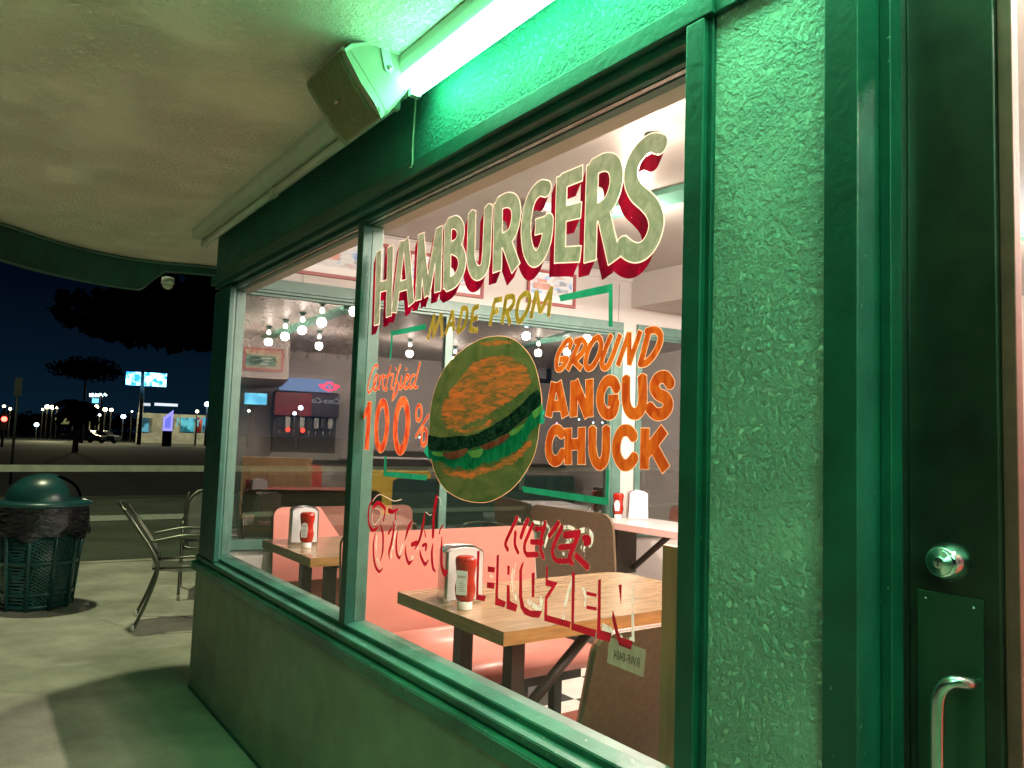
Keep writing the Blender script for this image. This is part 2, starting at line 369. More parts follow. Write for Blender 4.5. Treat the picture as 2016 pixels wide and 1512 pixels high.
# ================================================================ BUILDING
bld = thing('diner_building', 'green and cream diner with corner windows, rounded canopy and hamburger lettering', 'building', (0, 0, 0))
def part(mb, name, m_, label=None, bevel=0, parent=None): return mb.build(name, m_, parent or bld, label, bevel)
YG = .07
ZS = 2.72            # soffit height
ZI = 2.86            # room ceiling height
ZF = .10             # room floor height
xR0 = W(1337, 800, -.025)[0]; xR1 = W(1374, 800, -.025)[0]; xP = 4.115; xD = 4.178
ZH = 2.388
# wall below the window
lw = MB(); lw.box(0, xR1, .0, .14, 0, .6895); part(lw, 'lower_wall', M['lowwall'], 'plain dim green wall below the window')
part(MB().box(.0, xD-.003, -.006, .0, 0, .014), 'base_strip', M['trim'])
# header
part(MB().box(.028, xD, 0, .16, ZH+.005, 2.9), 'header_wall', M['header'], 'bright green stucco band above the window')
part(MB().box(.02, xR1+.02, -.026, 0.0, ZH, ZH+.052).box(xR1+.0205, xD+.02, -.016, 0.0, ZH, ZH+.052), 'header_trim', M['trim'], bevel=.003)
# stepped timber moulding under the header, down to the glass
part(MB().box(.04, xR0+.01, -.004, .030, ZH-.022, ZH+.004).box(.05, xR0+.01, .0305, .052, ZH-.040, ZH+.004), 'window_head_moulding', M['trim'], bevel=.003)
# right side trim, pale stucco pier
part(MB().box(xR0, xR1, -.025, .16, 0.0, ZH-.001), 'window_post', M['trim'], 'dark green painted timber post right of the window', bevel=.004)
part(MB().box(xR1-.001, xR1+.012, -.010, .10, 0, ZH-.001), 'post_bead', M['trim'], bevel=.002)
part(MB().box(xR1+.0125, xP, 0, .16, 0, ZH+.004), 'stucco_pier', M['stucco'], 'pale rough stucco pier between window and door')
part(MB().box(xP+.0005, xD, -.022, .16, 0, ZH-.001), 'door_casing', M['trim'], 'dark green board beside the door', bevel=.003)
part(MB().box(xD+.0005, xD+.020, .046, .16, 0, 2.9), 'door_jamb', M['trim'], bevel=.002)
# sill: sloping outer shelf, step, inner ledge
xs0 = W(378, 1108, -.03)[0]
sill = MB()
def sprof(prof, x0, x1): return MB().prism(prof, (x0, 0, 0), (0, 1, 0), (0, 0, 1), (1, 0, 0), x1-x0)
part(sprof([(-.03, .690), (.001, .690), (.001, .742), (-.03, .736)], xs0, xR0-.0005), 'window_sill', M['sill'], 'green painted sill with worn pale top edge', bevel=.005)
part(sprof([(.0015, .69), (.034, .69), (.034, .774), (-.006, .768), (-.006, .745), (.0015, .745)], .0, xR0-.0005), 'sill_step', M['sill'], bevel=.003)
part(sprof([(.0345, .69), (YG+.012, .69), (YG+.012, .800), (.0345, .790)], .03, xR0-.0005), 'sill_bead', M['sill'], bevel=.003)
part(MB().box(.06, xR0-.0005, YG+.0125, .125, .70, .797), 'inner_sill', M['sillin'], 'worn grey-green inner window ledge', bevel=.004)

# soffit with the rounded canopy edge
cpx = [(0, 437), (112, 474), (223, 501), (312, 514), (430, 525)]
cv = [G(*p, ZS)[:2] for p in cpx]
ext = [(7.5, -3.3), (4.5, -3.25), (2.2, -2.75), (.7, -2.2), (-.2, -1.68)]
full = [np.array(p) for p in ext]+cv+[np.array(p) for p in [(-.98, .8), (-.85, 2), (-.6, 4), (-.35, 6.4)]]
curve = catmull(full, 8)
poly = [tuple(p) for p in curve]+[(7.5, 6.4)]
hole = [(0.02, -.0), (xD+1.2, 0.0), (xD+1.2, 6.3), (1.0, 6.3)]
# soffit lies outside the walls only: split in a front piece and an end piece
idx = min(range(len(curve)), key=lambda i: abs(curve[i][1]-.0) + (0 if curve[i][0] < 0 else 9))
front = [tuple(p) for p in curve[:idx+1]]+[(.03, .0), (7.5, .0)]
end = [(.03, .0), tuple(curve[idx])]+[tuple(p) for p in curve[idx+1:]]+[(.03+6.4*math.cos(PHI)/math.sin(PHI), 6.4)]
sof = MB(); sof.prism(front, (0, 0, ZS), (1, 0, 0), (0, 1, 0), (0, 0, 1), .13); sof.prism(end, (0, 0, ZS), (1, 0, 0), (0, 1, 0), (0, 0, 1), .13)
part(sof, 'soffit', M['soffit'], 'rough cream plaster underside of the canopy')
part(MB().prism(poly, (0, 0, 2.905), (1, 0, 0), (0, 1, 0), (0, 0, 1), .3), 'roof', M['trim'])
fb = {}
fas = MB(); cvn = []
for i, p in enumerate(curve):
    d = curve[min(i+1, len(curve)-1)]-curve[max(i-1, 0)]; d = d/np.linalg.norm(d); cvn.append(np.array([d[1], -d[0]]))
vs = []; fs = []
notch = G(322, 512, ZS)[1]
for i, p in enumerate(curve):
    n = -cvn[i]
    n = n if (n @ (p-np.array([2, 1.5]))) > 0 else -n
    y = p[1]; zb = 2.50 if y < notch-.12 else 2.50+.115*min(1, (y-notch+.12)/.1)
    if y > notch-.02 and p[0] < 0: zb = 2.655
    q = p+n*.07
    vs += [(p[0], p[1], zb), (p[0], p[1], ZS-.0005), (q[0], q[1], zb), (q[0], q[1], 3.22), (p[0], p[1], 3.22)]
for i in range(len(curve)-1):
    a, b = i*5, (i+1)*5
    fs += [(a, a+1, b+1, b), (a, b, b+2, a+2), (a+2, b+2, b+3, a+3)]
fas.add(vs, fs); part(fas, 'canopy_fascia', M['trim'], 'dark green curved canopy edge')
bead = MB().tube([(p[0]+.012*1, p[1]+.004, ZS-.012) for p in curve], .010, 6); part(bead, 'canopy_bead', M['trimsoft'])

# ---- room shell
XB = 8.0; YB = 5.9
def epos(s, d=0, z=0): 
    p = EN*(EO+d)+EU*s; return np.array([p[0], p[1], z])
s0 = 0.0
sv = [EU@EW(*p) for p in [(1222, 800), (1250, 800)]]        # pier between the two end windows
S_a, S_b = sv; S_c = S_b+1.6
zt = 2.47-.075                                                 # top of end glass
fl = MB(); fl2 = MB(); T = .30
for i in range(-1, 30):
    for j in range(0, 22):
        x0 = i*T+.05; y0 = j*T+.16
        if x0+T/2 < .08+(y0-.1)*math.cos(PHI)/math.sin(PHI): continue
        (fl if (i+j) % 2 else fl2).add([(x0, y0, ZF), (x0+T, y0, ZF), (x0+T, y0+T, ZF), (x0, y0+T, ZF)], [(0,1,2,3)])
part(fl, 'floor_tiles_white', M['tile_w']); part(fl2, 'floor_tiles_black', mat('black_tile', (.05, .05, .045), .3, var=.3, scale=40), 'black squares of the chequered floor')
ceil = MB().prism([(.06, .1605), (XB+.1, .1605), (XB+.1, YB+.1), (.9, YB+.1)], (0, 0, ZI), (1, 0, 0), (0, 1, 0), (0, 0, 1), .03)
part(ceil, 'ceiling', M['ceil'], 'glossy off-white textured ceiling')
part(MB().box(.03, xR0-.0005, YG+.03, .1595, ZH-.045, ZI+.03), 'inner_header', M['wallin'])
part(MB().box(xD+1.0, XB+.1, .0, .16, 0, 2.9), 'front_wall_beyond_door', M['wallin'])
part(MB().box(XB+.0005, XB+.1, .16, YB+.1, 0, ZI), 'back_wall', M['wallin'])
part(MB().box(.5, XB, YB, YB+.1, 0, ZI), 'side_wall', M['wallin'])
# end wall: plinth, header, piers
tk = .10
def ebox(sa, sb, z0, z1, d0=-tk, d1=0.0): 
    return MB().obox(epos(sa, d0, z0), EU, (0, 0, 1), EN, sb-sa, z1-z0, d1-d0)
part(ebox(.02, YB+.1, 0, .80), 'end_wall_plinth', M['wallin'])
part(ebox(.12, YB+.1, 2.4705, 2.9), 'end_wall_header', M['wallin'], 'off-white wall band above the end windows')
part(ebox(S_a, S_b, .8, 2.4705), 'end_wall_pier', M['wallin'], 'narrow off-white pier between two end windows')
part(ebox(S_c, YB+.1, .8, 2.4705), 'end_wall_right', M['wallin'])
part(MB().obox(epos(.15, .001, 2.845), EU, (0, 0, 1), EN, YB-.2, .012, .02).obox(epos(.15, .001, 2.80), EU, (0, 0, 1), EN, YB-.2, .044, .010), 'crown_moulding', M['wallin'])
part(MB().box(*sorted((.9, .10)), .162, .17, 2.4, 2.5), 'corner_cleat', M['wallin'])
def end_window(sa, sb, muls, lab):
    wn = part(MB().add([epos(sa, -.02, .8), epos(sb, -.02, .8), epos(sb, -.02, zt+.03), epos(sa, -.02, zt+.03)], [(0,1,2,3)]), 'window_glass', M['glassE'], lab)
    f = MB()
    f.obox(epos(sa, -.001, zt+.001), EU, (0, 0, 1), EN, sb-sa, .072, .022)
    f.obox(epos(sa, -.035, zt-.018), EU, (0, 0, 1), EN, sb-sa, .018, .050)
    f.obox(epos(sa, -.035, zt-.036), EU, (0, 0, 1), EN, sb-sa, .0175, .030)
    f.obox(epos(sa, -.001, .80), EU, (0, 0, 1), EN, sb-sa, .06, .03)
    for (a, b) in ((sb-.085, sb), (sa, sa+.05)):
        f.obox(epos(a, -.001, .8605), EU, (0, 0, 1), EN, b-a, zt-.8605, .021)
    f.obox(epos(sb-.11, -.035, .8605), EU, (0, 0, 1), EN, .0245, zt-.037-.8605, .05)
    f.build('window_frame', M['trimsoft'], wn, bevel=.002)
    for mp_ in muls:
        MB().obox(epos(mp_-.03, -.045, .8605), EU, (0, 0, 1), EN, .055, zt-.037-.8605, .055).build('mullion', M['trimsoft'], wn, bevel=.003)
    return wn
mull_s = EU@EW(885, 650)
end_window(.10, S_a, [mull_s], 'large end window mirroring the lit room at night')
end_window(S_b, S_c, [], 'further end window right of the white pier')

# ---- front window: frame, mullion, panes
xm = W(707, 462, .035)[0]
XG = .25
part(MB().box(.03, .36, .0, .029, .775, ZH-.041), 'corner_post', M['trim'], 'dark green corner post left of the window', bevel=.004)
win = part(MB().box(.05, XG, YG+.0005, .123, .797, ZH-.045).box(.05, .32, .0295, .045, .785, ZH-.041), 'window', M['trimsoft'], 'large painted front window of two panes', bevel=.003)
MB().box(.05, XG, .0455, YG-.0005, .80, ZH-.042).build('window_frame', M['trim'], win)
fr = MB(); fr.box(XG, xR0-.0005, .0525, YG-.002, ZH-.043, ZH-.028)
fr.build('window_frame', M['metal'], win, 'thin shiny metal strip along the top of the panes', .002)
MB().box(XG, xR0-.0005, YG+.001, YG+.029, ZH-.046, ZH-.005).build('inner_stop', M['trimsoft'], win)
MB().box(xm, xm+.052, .030, YG-.001, .789, ZH-.042).build('mullion', M['trim'], win, 'slim dark green upright between the panes', .003)
MB().box(xm+.008, xm+.048, YG+.001, YG+.050, .797, ZH-.047).build('inner_mullion', M['trimsoft'], win, None, .003)
MB().box(xR0-.03, xR0-.0005, YG+.001, YG+.06, .797, ZH-.047).build('inner_stop', M['trimsoft'], win)
MB().add([(XG, YG, .795), (xm, YG, .795), (xm, YG, ZH-.03), (XG, YG, ZH-.03)], [(0,1,2,3)]).build('glass_pane', M['glassF'], win)
pane = MB().add([(xm+.052, YG, .795), (xR0, YG, .795), (xR0, YG, ZH-.03), (xm+.052, YG, ZH-.03)], [(0,1,2,3)]).build('glass_pane', M['glassF'], win)

# ================================================================ SIGN PAINTING on the right pane
def P2(c, p): q = W(c[0]+p[0]/c[2], c[1]+p[1]/c[2], YG); return np.array([q[0], q[2]])
cA = (1000, 220, 4.447); cB = (720, 340, 4.447); cC = (700, 960, 6.873); cD = (930, 1000, 5.041); cE = (700, 680, 6.875); c7 = (700, 550, 3.1015); c2 = (1100, 480, 5.04)
class Field:
    def __init__(s, strokes, cell=.0025, pad=.07):
        s.strokes = strokes; allp = np.concatenate([np.array(q[0]) for q in strokes])
        s.lo = allp.min(0)-pad; s.hi = allp.max(0)+pad; s.c = cell
        s.nx = int((s.hi[0]-s.lo[0])/cell)+1; s.nz = int((s.hi[1]-s.lo[1])/cell)+1
        X, Z = np.meshgrid(s.lo[0]+np.arange(s.nx)*cell, s.lo[1]+np.arange(s.nz)*cell, indexing='ij'); F = np.full(X.shape, 9.0)
        for pts, wd, mode in strokes:
            pts = [np.array(p) for p in pts]; N = len(pts)
            ws = wd if isinstance(wd, list) else [wd]*N
            if len(ws) != N: ws = list(np.interp(np.linspace(0, 1, N), np.linspace(0, 1, len(ws)), ws))
            for i in range(N-1):
                a, b = pts[i], pts[i+1]; L = np.linalg.norm(b-a)
                if L < 1e-6: continue
                r = max(ws[i], ws[i+1])/2
                i0 = max(0, int((min(a[0], b[0])-r-.02-s.lo[0])/cell)); i1 = min(s.nx, int((max(a[0], b[0])+r+.02-s.lo[0])/cell)+2)
                j0 = max(0, int((min(a[1], b[1])-r-.02-s.lo[1])/cell)); j1 = min(s.nz, int((max(a[1], b[1])+r+.02-s.lo[1])/cell)+2)
                x = X[i0:i1, j0:j1]-a[0]; z = Z[i0:i1, j0:j1]-a[1]; u = (b-a)/L
                al = x*u[0]+z*u[1]; pe = np.abs(-x*u[1]+z*u[0]); t = np.clip(al/L, 0, 1)
                rr = (ws[i]*(1-t)+ws[i+1]*t)/2
                if mode == 'b':
                    f = np.maximum(pe-rr, np.abs(al-L/2)-L/2)
                    if 0 < i: f = np.minimum(f, np.hypot(x, z)-ws[i]/2)
                else: f = np.hypot(al-t*L, pe)-rr
                F[i0:i1, j0:j1] = np.minimum(F[i0:i1, j0:j1], f)
        s.F = F
    def shifted(s, d, K=9):
        out = s.F.copy()
        for k in range(1, K+1):
            dx, dz = d[0]*k/K/s.c, d[1]*k/K/s.c; ix, iz = math.floor(dx), math.floor(dz); fx, fz = dx-ix, dz-iz
            def sh(a, b): return np.roll(np.roll(s.F, a, 0), b, 1)
            g = (1-fx)*(1-fz)*sh(ix, iz)+fx*(1-fz)*sh(ix+1, iz)+(1-fx)*fz*sh(ix, iz+1)+fx*fz*sh(ix+1, iz+1)
            out = np.minimum(out, g)
        return out
    def mesh(s, F, level, y, name, m_, parent, label=None):
        F = F-level; ins = F < 0; vs = []; fs = []; c = s.c
        cnt = ins[:-1, :-1].astype(int)+ins[1:, :-1]+ins[1:, 1:]+ins[:-1, 1:]
        for i in range(s.nx-1):
            col = cnt[i]; j = 0; x0 = s.lo[0]+i*c; fulls = np.nonzero(col)[0]
            if len(fulls) == 0: continue
            k = 0
            while k < len(fulls):
                j = fulls[k]
                if col[j] == 4:
                    e = k
                    while e+1 < len(fulls) and fulls[e+1] == fulls[e]+1 and col[fulls[e+1]] == 4: e += 1
                    z0 = s.lo[1]+j*c; z1 = s.lo[1]+(fulls[e]+1)*c; b = len(vs)
                    vs += [(x0, y, z0), (x0+c, y, z0), (x0+c, y, z1), (x0, y, z1)]; fs.append((b, b+1, b+2, b+3)); k = e+1
                else:
                    cs = [(i, j), (i+1, j), (i+1, j+1), (i, j+1)]; pl = []
                    for q in range(4):
                        a, b_ = cs[q], cs[(q+1) % 4]; fa, fb_ = F[a], F[b_]
                        if fa < 0: pl.append((s.lo[0]+a[0]*c, s.lo[1]+a[1]*c))
                        if (fa < 0) != (fb_ < 0):
                            t = fa/(fa-fb_); pl.append((s.lo[0]+(a[0]+(b_[0]-a[0])*t)*c, s.lo[1]+(a[1]+(b_[1]-a[1])*t)*c))
                    if len(pl) >= 3:
                        b = len(vs); vs += [(p[0], y, p[1]) for p in pl]; fs.append(tuple(range(b, b+len(pl))))
                    k += 1
        return MB().add(vs, fs).build(name, m_, parent, label)
def S(c, pts, wd, mode='b'): return ([P2(c, p) for p in pts], wd, mode)
def Cv(c, pts, wd, mode='b', n=7): return (catmull([P2(c, p) for p in pts], n), wd, mode)
def Poly(c, polys, y, name, m_, parent, label=None, smooth=0, jag=0):
    if name in ('painted_bracket', 'pickle', 'tomato') and len(polys) > 1:
        for pl in polys: Poly(c, [pl], y, name, m_, parent, label, smooth, jag)
        return
    mb = MB()
    for k, pl in enumerate(polys):
        p = [P2(c, q) for q in pl]
        if smooth:
            p = catmull(p+[p[0]], smooth)[:-1]
        if jag: p = [q+np.array([random.uniform(-jag, jag), random.uniform(-jag, jag)]) for q in p]
        t = tessellate_polygon([[Vector((q[0], q[1], 0)) for q in p]])
        mb.add([(q[0], y-.00012*(k % 5), q[1]) for q in p], [tuple(a) for a in t])
    return mb.build(name, m_, parent, label)
PM = {
 'sage': paint('sage_enamel', (.17, .20, .125), (.27, .29, .195), .35, 26, (1, 1, .6)),
 'cream': paint('cream_edge', (.80, .62, .50), (.88, .72, .60), .5, 20),
 'crimson': paint('crimson_enamel', (.09, .0, .008), (.24, .001, .016), .4, 14),
 'cherry': paint('cherry_enamel', (.30, .003, .014), (.44, .006, .022), .4, 14),
 'gold': paint('gold_enamel', (.15, .12, .012), (.30, .22, .03), .4, 30),
 'orange': paint('orange_enamel', (.34, .045, .006), (.52, .12, .012), .4, 34),
 'scarlet': paint('scarlet_enamel', (.50, .03, .012), (.82, .16, .04), .4, 30),
 'peach': paint('peach_edge', (.9, .45, .22), (.95, .55, .3), .45, 20),
 'green': paint('green_enamel', (.012, .22, .11), (.02, .30, .16), .3, 14),
 'bun': paint('bun_olive', (.085, .18, .085), (.18, .265, .13), .3, 9, (1, 1, 1.6)),
 'bunhi': paint('bun_orange', (.15, .19, .09), (.66, .25, .09), .4, 34, (.4, 1, 2.0), rot=.6),
 'patty': paint('patty_dark', (.004, .022, .022), (.045, .085, .06), .1, 46, (.7, 1, 1.2)),
 'lettuce': paint('lettuce_green', (.008, .26, .15), (.03, .46, .28), .25, 40),
 'tomato': paint('tomato', (.62, .05, .05), (.75, .16, .12), .25, 30),
 'pickle': paint('pickle', (.42, .58, .16), (.62, .75, .30), .25, 24),
 'scratch': paint('worn_white', (.62, .62, .52), (.75, .74, .62), .5, 60, (1, 1, .3), holes=.47),
}
WL = .043
hamb = [
 S(cB, [(120, 688), (100, 1330)], WL), S(cB, [(220, 648), (205, 1257)], WL), S(cB, [(110, 1007), (213, 978)], WL*.9),
 S(cB, [(326, 600), (252, 1222)], WL*.95), S(cB, [(355, 588), (403, 1150)], WL*.95), S(cB, [(285, 1003), (385, 972)], WL*.85),
 S(cB, [(490, 538), (465, 1112)], WL*.95), S(cB, [(490, 560), (540, 1075)], WL*.85), S(cB, [(642, 495), (540, 1075)], WL*.8), S(cB, [(650, 478), (633, 1040)], WL*.95),
 S(cB, [(725, 445), (712, 1005)], WL), Cv(cB, [(725, 455), (790, 435), (830, 480), (832, 560), (795, 635), (730, 668)], WL*.95), Cv(cB, [(760, 650), (825, 690), (848, 770), (835, 860), (785, 945), (712, 985)], WL*.98),
 Cv(cB, [(935, 352), (928, 600), (925, 760), (950, 850), (985, 880), (1030, 850), (1055, 770), (1068, 560), (1078, 300)], WL),
 S(cB, [(1165, 262), (1155, 862)], WL), Cv(cB, [(1165, 275), (1240, 240), (1300, 262), (1322, 350), (1305, 470), (1260, 560), (1165, 610)], WL*.98), S(cB, [(1225, 580), (1317, 835)], WL),
 Cv(cA, [(347, 678), (290, 670), (230, 725), (190, 820), (165, 960), (163, 1090), (185, 1220), (235, 1290), (290, 1250), (335, 1140), (352, 1030), (355, 950)], WL), S(cA, [(247, 1010), (372, 975)], WL*1.0),
 S(cA, [(477, 562), (457, 1312)], WL), S(cA, [(470, 612), (655, 537)], WL*.92), S(cA, [(475, 902), (642, 862)], WL*.92), S(cA, [(450, 1255), (636, 1245)], WL*.92),
 S(cA, [(745, 458), (722, 1308)], WL*1.02), Cv(cA, [(745, 490), (850, 442), (925, 462), (955, 560), (940, 680), (895, 790), (840, 850), (745, 905)], WL*1.02), S(cA, [(840, 890), (935, 1303)], WL),
 Cv(cA, [(1349, 290), (1265, 275), (1185, 325), (1120, 410), (1085, 510), (1085, 605), (1130, 705), (1215, 785), (1275, 860), (1303, 950), (1298, 1030), (1265, 1125), (1210, 1200), (1140, 1235), (1070, 1218), (1002, 1165)], WL*1.04),
]
sd = (-.023, -.036)
F = Field(hamb); SH = F.shifted(sd)
F.mesh(np.maximum(SH, .0030-F.F), .0, YG-.0010, 'letter_shadow', PM['crimson'], win, 'dark red drop shade under HAMBURGERS')
F.mesh(np.maximum(F.F-.0032, -F.F), 0, YG-.0016, 'letter_outline', PM['cream'], win)
F.mesh(F.F, .0, YG-.0022, 'hamburgers_lettering', PM['sage'], win, 'big sage green painted word HAMBURGERS')
# MADE FROM
g = .0165
made = [S(cB, q, g) for q in [
 [(545, 1465), (605, 1240)], [(605, 1240), (598, 1430)], [(590, 1440), (665, 1235)], [(665, 1235), (672, 1440)],
 [(700, 1415), (765, 1205)], [(765, 1205), (775, 1385)], [(725, 1335), (775, 1320)],
 [(850, 1190), (805, 1400)], [(985+10, 1165), (940, 1195)], [(945, 1190), (915, 1385)], [(925, 1290), (985, 1265)], [(915, 1375), (985, 1380)],
 [(1130, 1130), (1090, 1340)], [(1125, 1120), (1200, 1105)], [(1110, 1230), (1165, 1205)],
 [(1235, 1085), (1195, 1325)], [(1235, 1210), (1270, 1325)]]]
made += [Cv(cB, [(840, 1190), (885, 1190), (890, 1260), (860, 1350), (805, 1400)], g), Cv(cB, [(1225, 1095), (1290, 1085), (1300, 1140), (1260, 1200), (1215, 1225)], g),
 Cv(cB, [(1400, 1055), (1350, 1110), (1325, 1220), (1340, 1300), (1375, 1280), (1430, 1170), (1435, 1080), (1400, 1055)], g)]
made += [S(c7, q, g*.95) for q in [[(1073, 238), (1108, 68)], [(1108, 68), (1130, 205)], [(1130, 205), (1203, 45)], [(1200, 45), (1180, 228)]]]
F = Field(made, .002, .03); F.mesh(np.maximum(F.F-.0013, -F.F), 0, YG-.0010, 'letter_outline', PM['peach'], win); F.mesh(F.F, 0, YG-.0016, 'made_from_lettering', PM['gold'], win, 'gold slanted words MADE FROM')
# GROUND ANGUS CHUCK
h = .0145; b = .0275
ora = [Cv(c2, [(110, 1030), (125, 975), (95, 960), (40, 1020), (-10, 1120), (-15, 1230), (25, 1240), (75, 1170), (85, 1140)], h, 'r'), S(c2, [(15, 1150), (85, 1135)], h),
 Cv(c2, [(165, 972), (235, 955), (270, 985), (250, 1060), (190, 1130), (130, 1165)], h), S(c2, [(210, 975), (90, 1250)], h), S(c2, [(140, 1150), (228, 1240)], h),
 Cv(c2, [(400, 925), (345, 960), (290, 1070), (270, 1180), (290, 1235), (340, 1215), (400, 1110), (425, 1000), (400, 925)], h),
 Cv(c2, [(525, 905), (470, 1040), (432, 1160), (445, 1225), (490, 1215), (540, 1110), (615, 900)], h),
 S(c2, [(590, 1210), (705, 880)], h), S(c2, [(705, 880), (703, 1200)], h), S(c2, [(703, 1200), (815, 865)], h),
 Cv(c2, [(870, 870), (960, 855), (1010, 905), (1000, 1000), (940, 1110), (870, 1180), (805, 1190)], h*1.1), S(c2, [(895, 880), (815, 1190)], h*1.1)]
ora += [S(c7, q, b) for q in [[(1215, 630), (1180, 838)], [(1238, 628), (1282, 838)], [(1200, 775), (1262, 770)],
 [(1337, 620), (1333, 838)], [(1340, 625), (1422, 835)], [(1430, 612), (1430, 838)], [(1545, 740), (1606, 738)],
 [(1300, 910), (1300, 1128)], [(1383, 905), (1381, 1128)], [(1300, 1010), (1382, 1005)],
 [(1770, 910), (1765, 1158)], [(1778, 1060), (1888, 915)], [(1815, 1010), (1897, 1162)]]]
ora += [Cv(c7, q, b) for q in [[(1598, 668), (1575, 625), (1535, 625), (1503, 680), (1497, 755), (1525, 815), (1570, 815), (1592, 745)],
 [(1655, 598), (1655, 740), (1672, 800), (1705, 822), (1740, 800), (1755, 740), (1753, 590)],
 [(1925, 640), (1895, 598), (1850, 605), (1825, 655), (1850, 700), (1895, 725), (1912, 770), (1885, 815), (1835, 822), (1795, 782)],
 [(1263, 945), (1235, 918), (1203, 935), (1182, 1000), (1185, 1070), (1212, 1108), (1245, 1098), (1268, 1060)],
 [(1448, 908), (1449, 1040), (1465, 1105), (1493, 1130), (1520, 1105), (1532, 1040), (1533, 905)],
 [(1702, 962), (1670, 925), (1625, 932), (1597, 1000), (1598, 1070), (1630, 1128), (1670, 1130), (1708, 1085)]]]
F = Field(ora, .002, .03); F.mesh(np.maximum(F.F-.0020, -F.F), 0, YG-.0010, 'letter_outline', PM['peach'], win); F.mesh(F.F, 0, YG-.0016, 'ground_angus_chuck_lettering', PM['orange'], win, 'orange words GROUND ANGUS CHUCK')
# Certified 100%
k = .009
cert = [Cv(cE, q, k, 'r') for q in [
 [(305, 300), (285, 265), (240, 320), (195, 450), (170, 580), (185, 640), (230, 590), (275, 520)],
 [(265, 520), (300, 430), (285, 400), (255, 470), (250, 570), (270, 610), (310, 560)],
 [(335, 420), (322, 590)], [(328, 480), (375, 405), (385, 430), (368, 520), (380, 590)],
 [(480, 290), (430, 480), (405, 600), (430, 590)], [(515, 400), (482, 560), (500, 580)],
 [(610, 275), (560, 430), (530, 580), (500, 735)], [(500, 735), (560, 640), (585, 540), (560, 480)],
 [(625, 430), (605, 580), (640, 560)], [(640, 540), (722, 430), (700, 400), (670, 480), (668, 570), (700, 575), (740, 510)],
 [(875, 240), (830, 420), (800, 560), (840, 560)], [(800, 400), (755, 430), (735, 540), (760, 575), (805, 500)]]]
cert += [S(cE, q, k*.8, 'r') for q in [[(400, 425), (500, 390)], [(546, 316), (552, 326)], [(684, 318), (692, 326)]]]
def ell(c, cx, cy, a, b_, slant=0, n=26): return [(cx+a*math.cos(t)+slant*math.sin(t), cy-b_*math.sin(t)) for t in np.linspace(0, 2*math.pi, n)]
cert += [S(cE, [(195, 762), (155, 1412)], .036), S(cE, [(195, 800), (150, 900), (118, 975)], [.024, .03, .012], 'r'),
 S(cE, ell(cE, 358, 1085, 73, 312, 15), .031, 'r'), S(cE, ell(cE, 626, 1088, 84, 335, 18), .033, 'r'),
 S(cE, ell(cE, 860, 915, 38, 105, 6), .012, 'r'), S(cE, ell(cE, 930, 1240, 36, 110, 6), .013, 'r'), S(cE, [(988, 948), (820, 1232)], .010, 'r')]
F = Field(cert, .002, .03); F.mesh(np.maximum(F.F-.0018, -F.F), 0, YG-.0010, 'letter_outline', PM['peach'], win); F.mesh(F.F, 0, YG-.0016, 'certified_lettering', PM['scarlet'], win, 'red-orange script Certified and 100%')
# green bracket lines
Poly(c7, [[(1243, 98), (1560, 28), (1572, 24), (1572, 290), (1547, 290), (1547, 82), (1253, 136)], [(434, 270), (428, 306), (232, 342), (232, 345), (219, 345), (214, 318)], [(219, 345.5), (230, 345.5), (217, 492), (208, 492)],
 [(178, 1078), (190, 1078), (190, 1172), (443, 1195), (432, 1228), (172, 1202)],
 [(1535, 1160), (1552, 1160), (1546, 1378), (1528, 1374), (1525, 1378), (1028, 1300), (1013, 1262), (1528, 1334)]], YG-.0010, 'painted_bracket', PM['green'], win, 'thin green painted bracket lines round the slogan')
# the painted burger
bg_ = part(MB().add([(0, 0, 0)]*0, []), 'painted_burger', PM['bun'], 'hand-painted burger picture on the glass', parent=win) if False else None
sil = [(450, 950), (455, 850), (470, 740), (510, 610), (580, 500), (680, 415), (780, 362), (880, 348), (965, 368), (1035, 425), (1085, 500), (1112, 580), (1128, 660), (1138, 740), (1132, 850), (1120, 920), (1112, 990), (1085, 1090), (1030, 1190), (960, 1275), (870, 1335), (780, 1362), (660, 1345), (560, 1290), (500, 1210), (465, 1110), (448, 1040)]
ctr = np.mean(np.array(sil), 0)
Poly(c7, [[tuple(ctr+(np.array(p)-ctr)*1.006) for p in sil]], YG-.0006, 'burger_outline', PM['peach'], win, smooth=4)
patches = [[(525, 850), (545, 740), (620, 630), (740, 500), (880, 468), (1000, 500), (1055, 570), (1066, 640), (960, 730), (850, 800), (740, 860), (640, 905), (560, 905)], [(600, 925), (760, 895), (860, 842), (800, 900), (680, 938)], [(520, 1150), (600, 1176), (650, 1168), (700, 1182), (760, 1150), (830, 1140), (890, 1112), (940, 1092), (1010, 1040), (1060, 985), (1075, 1010), (1020, 1075), (960, 1125), (890, 1150), (800, 1178), (720, 1215), (640, 1212), (560, 1190)], [(760, 388), (860, 368), (950, 384), (900, 396), (800, 404)]]
pj = []
for pl in patches:
    p = catmull([P2(c7, q) for q in pl+[pl[0]]], 8)[:-1]; pj.append([q+np.array([random.uniform(-.005, .005), random.uniform(-.005, .005)]) for q in p])
so_ = catmull([P2(c7, q) for q in sil+[sil[0]]], 4)[:-1]
loops = [so_]+pj; flat = [q for l_ in loops for q in l_]
tri_ = tessellate_polygon([[Vector((q[0], q[1], 0)) for q in l_] for l_ in loops])
MB().add([(q[0], YG-.0012, q[1]) for q in flat], [tuple(t_) for t_ in tri_]).build('painted_burger', PM['bun'], win, 'hand-painted burger with olive bun on the glass')
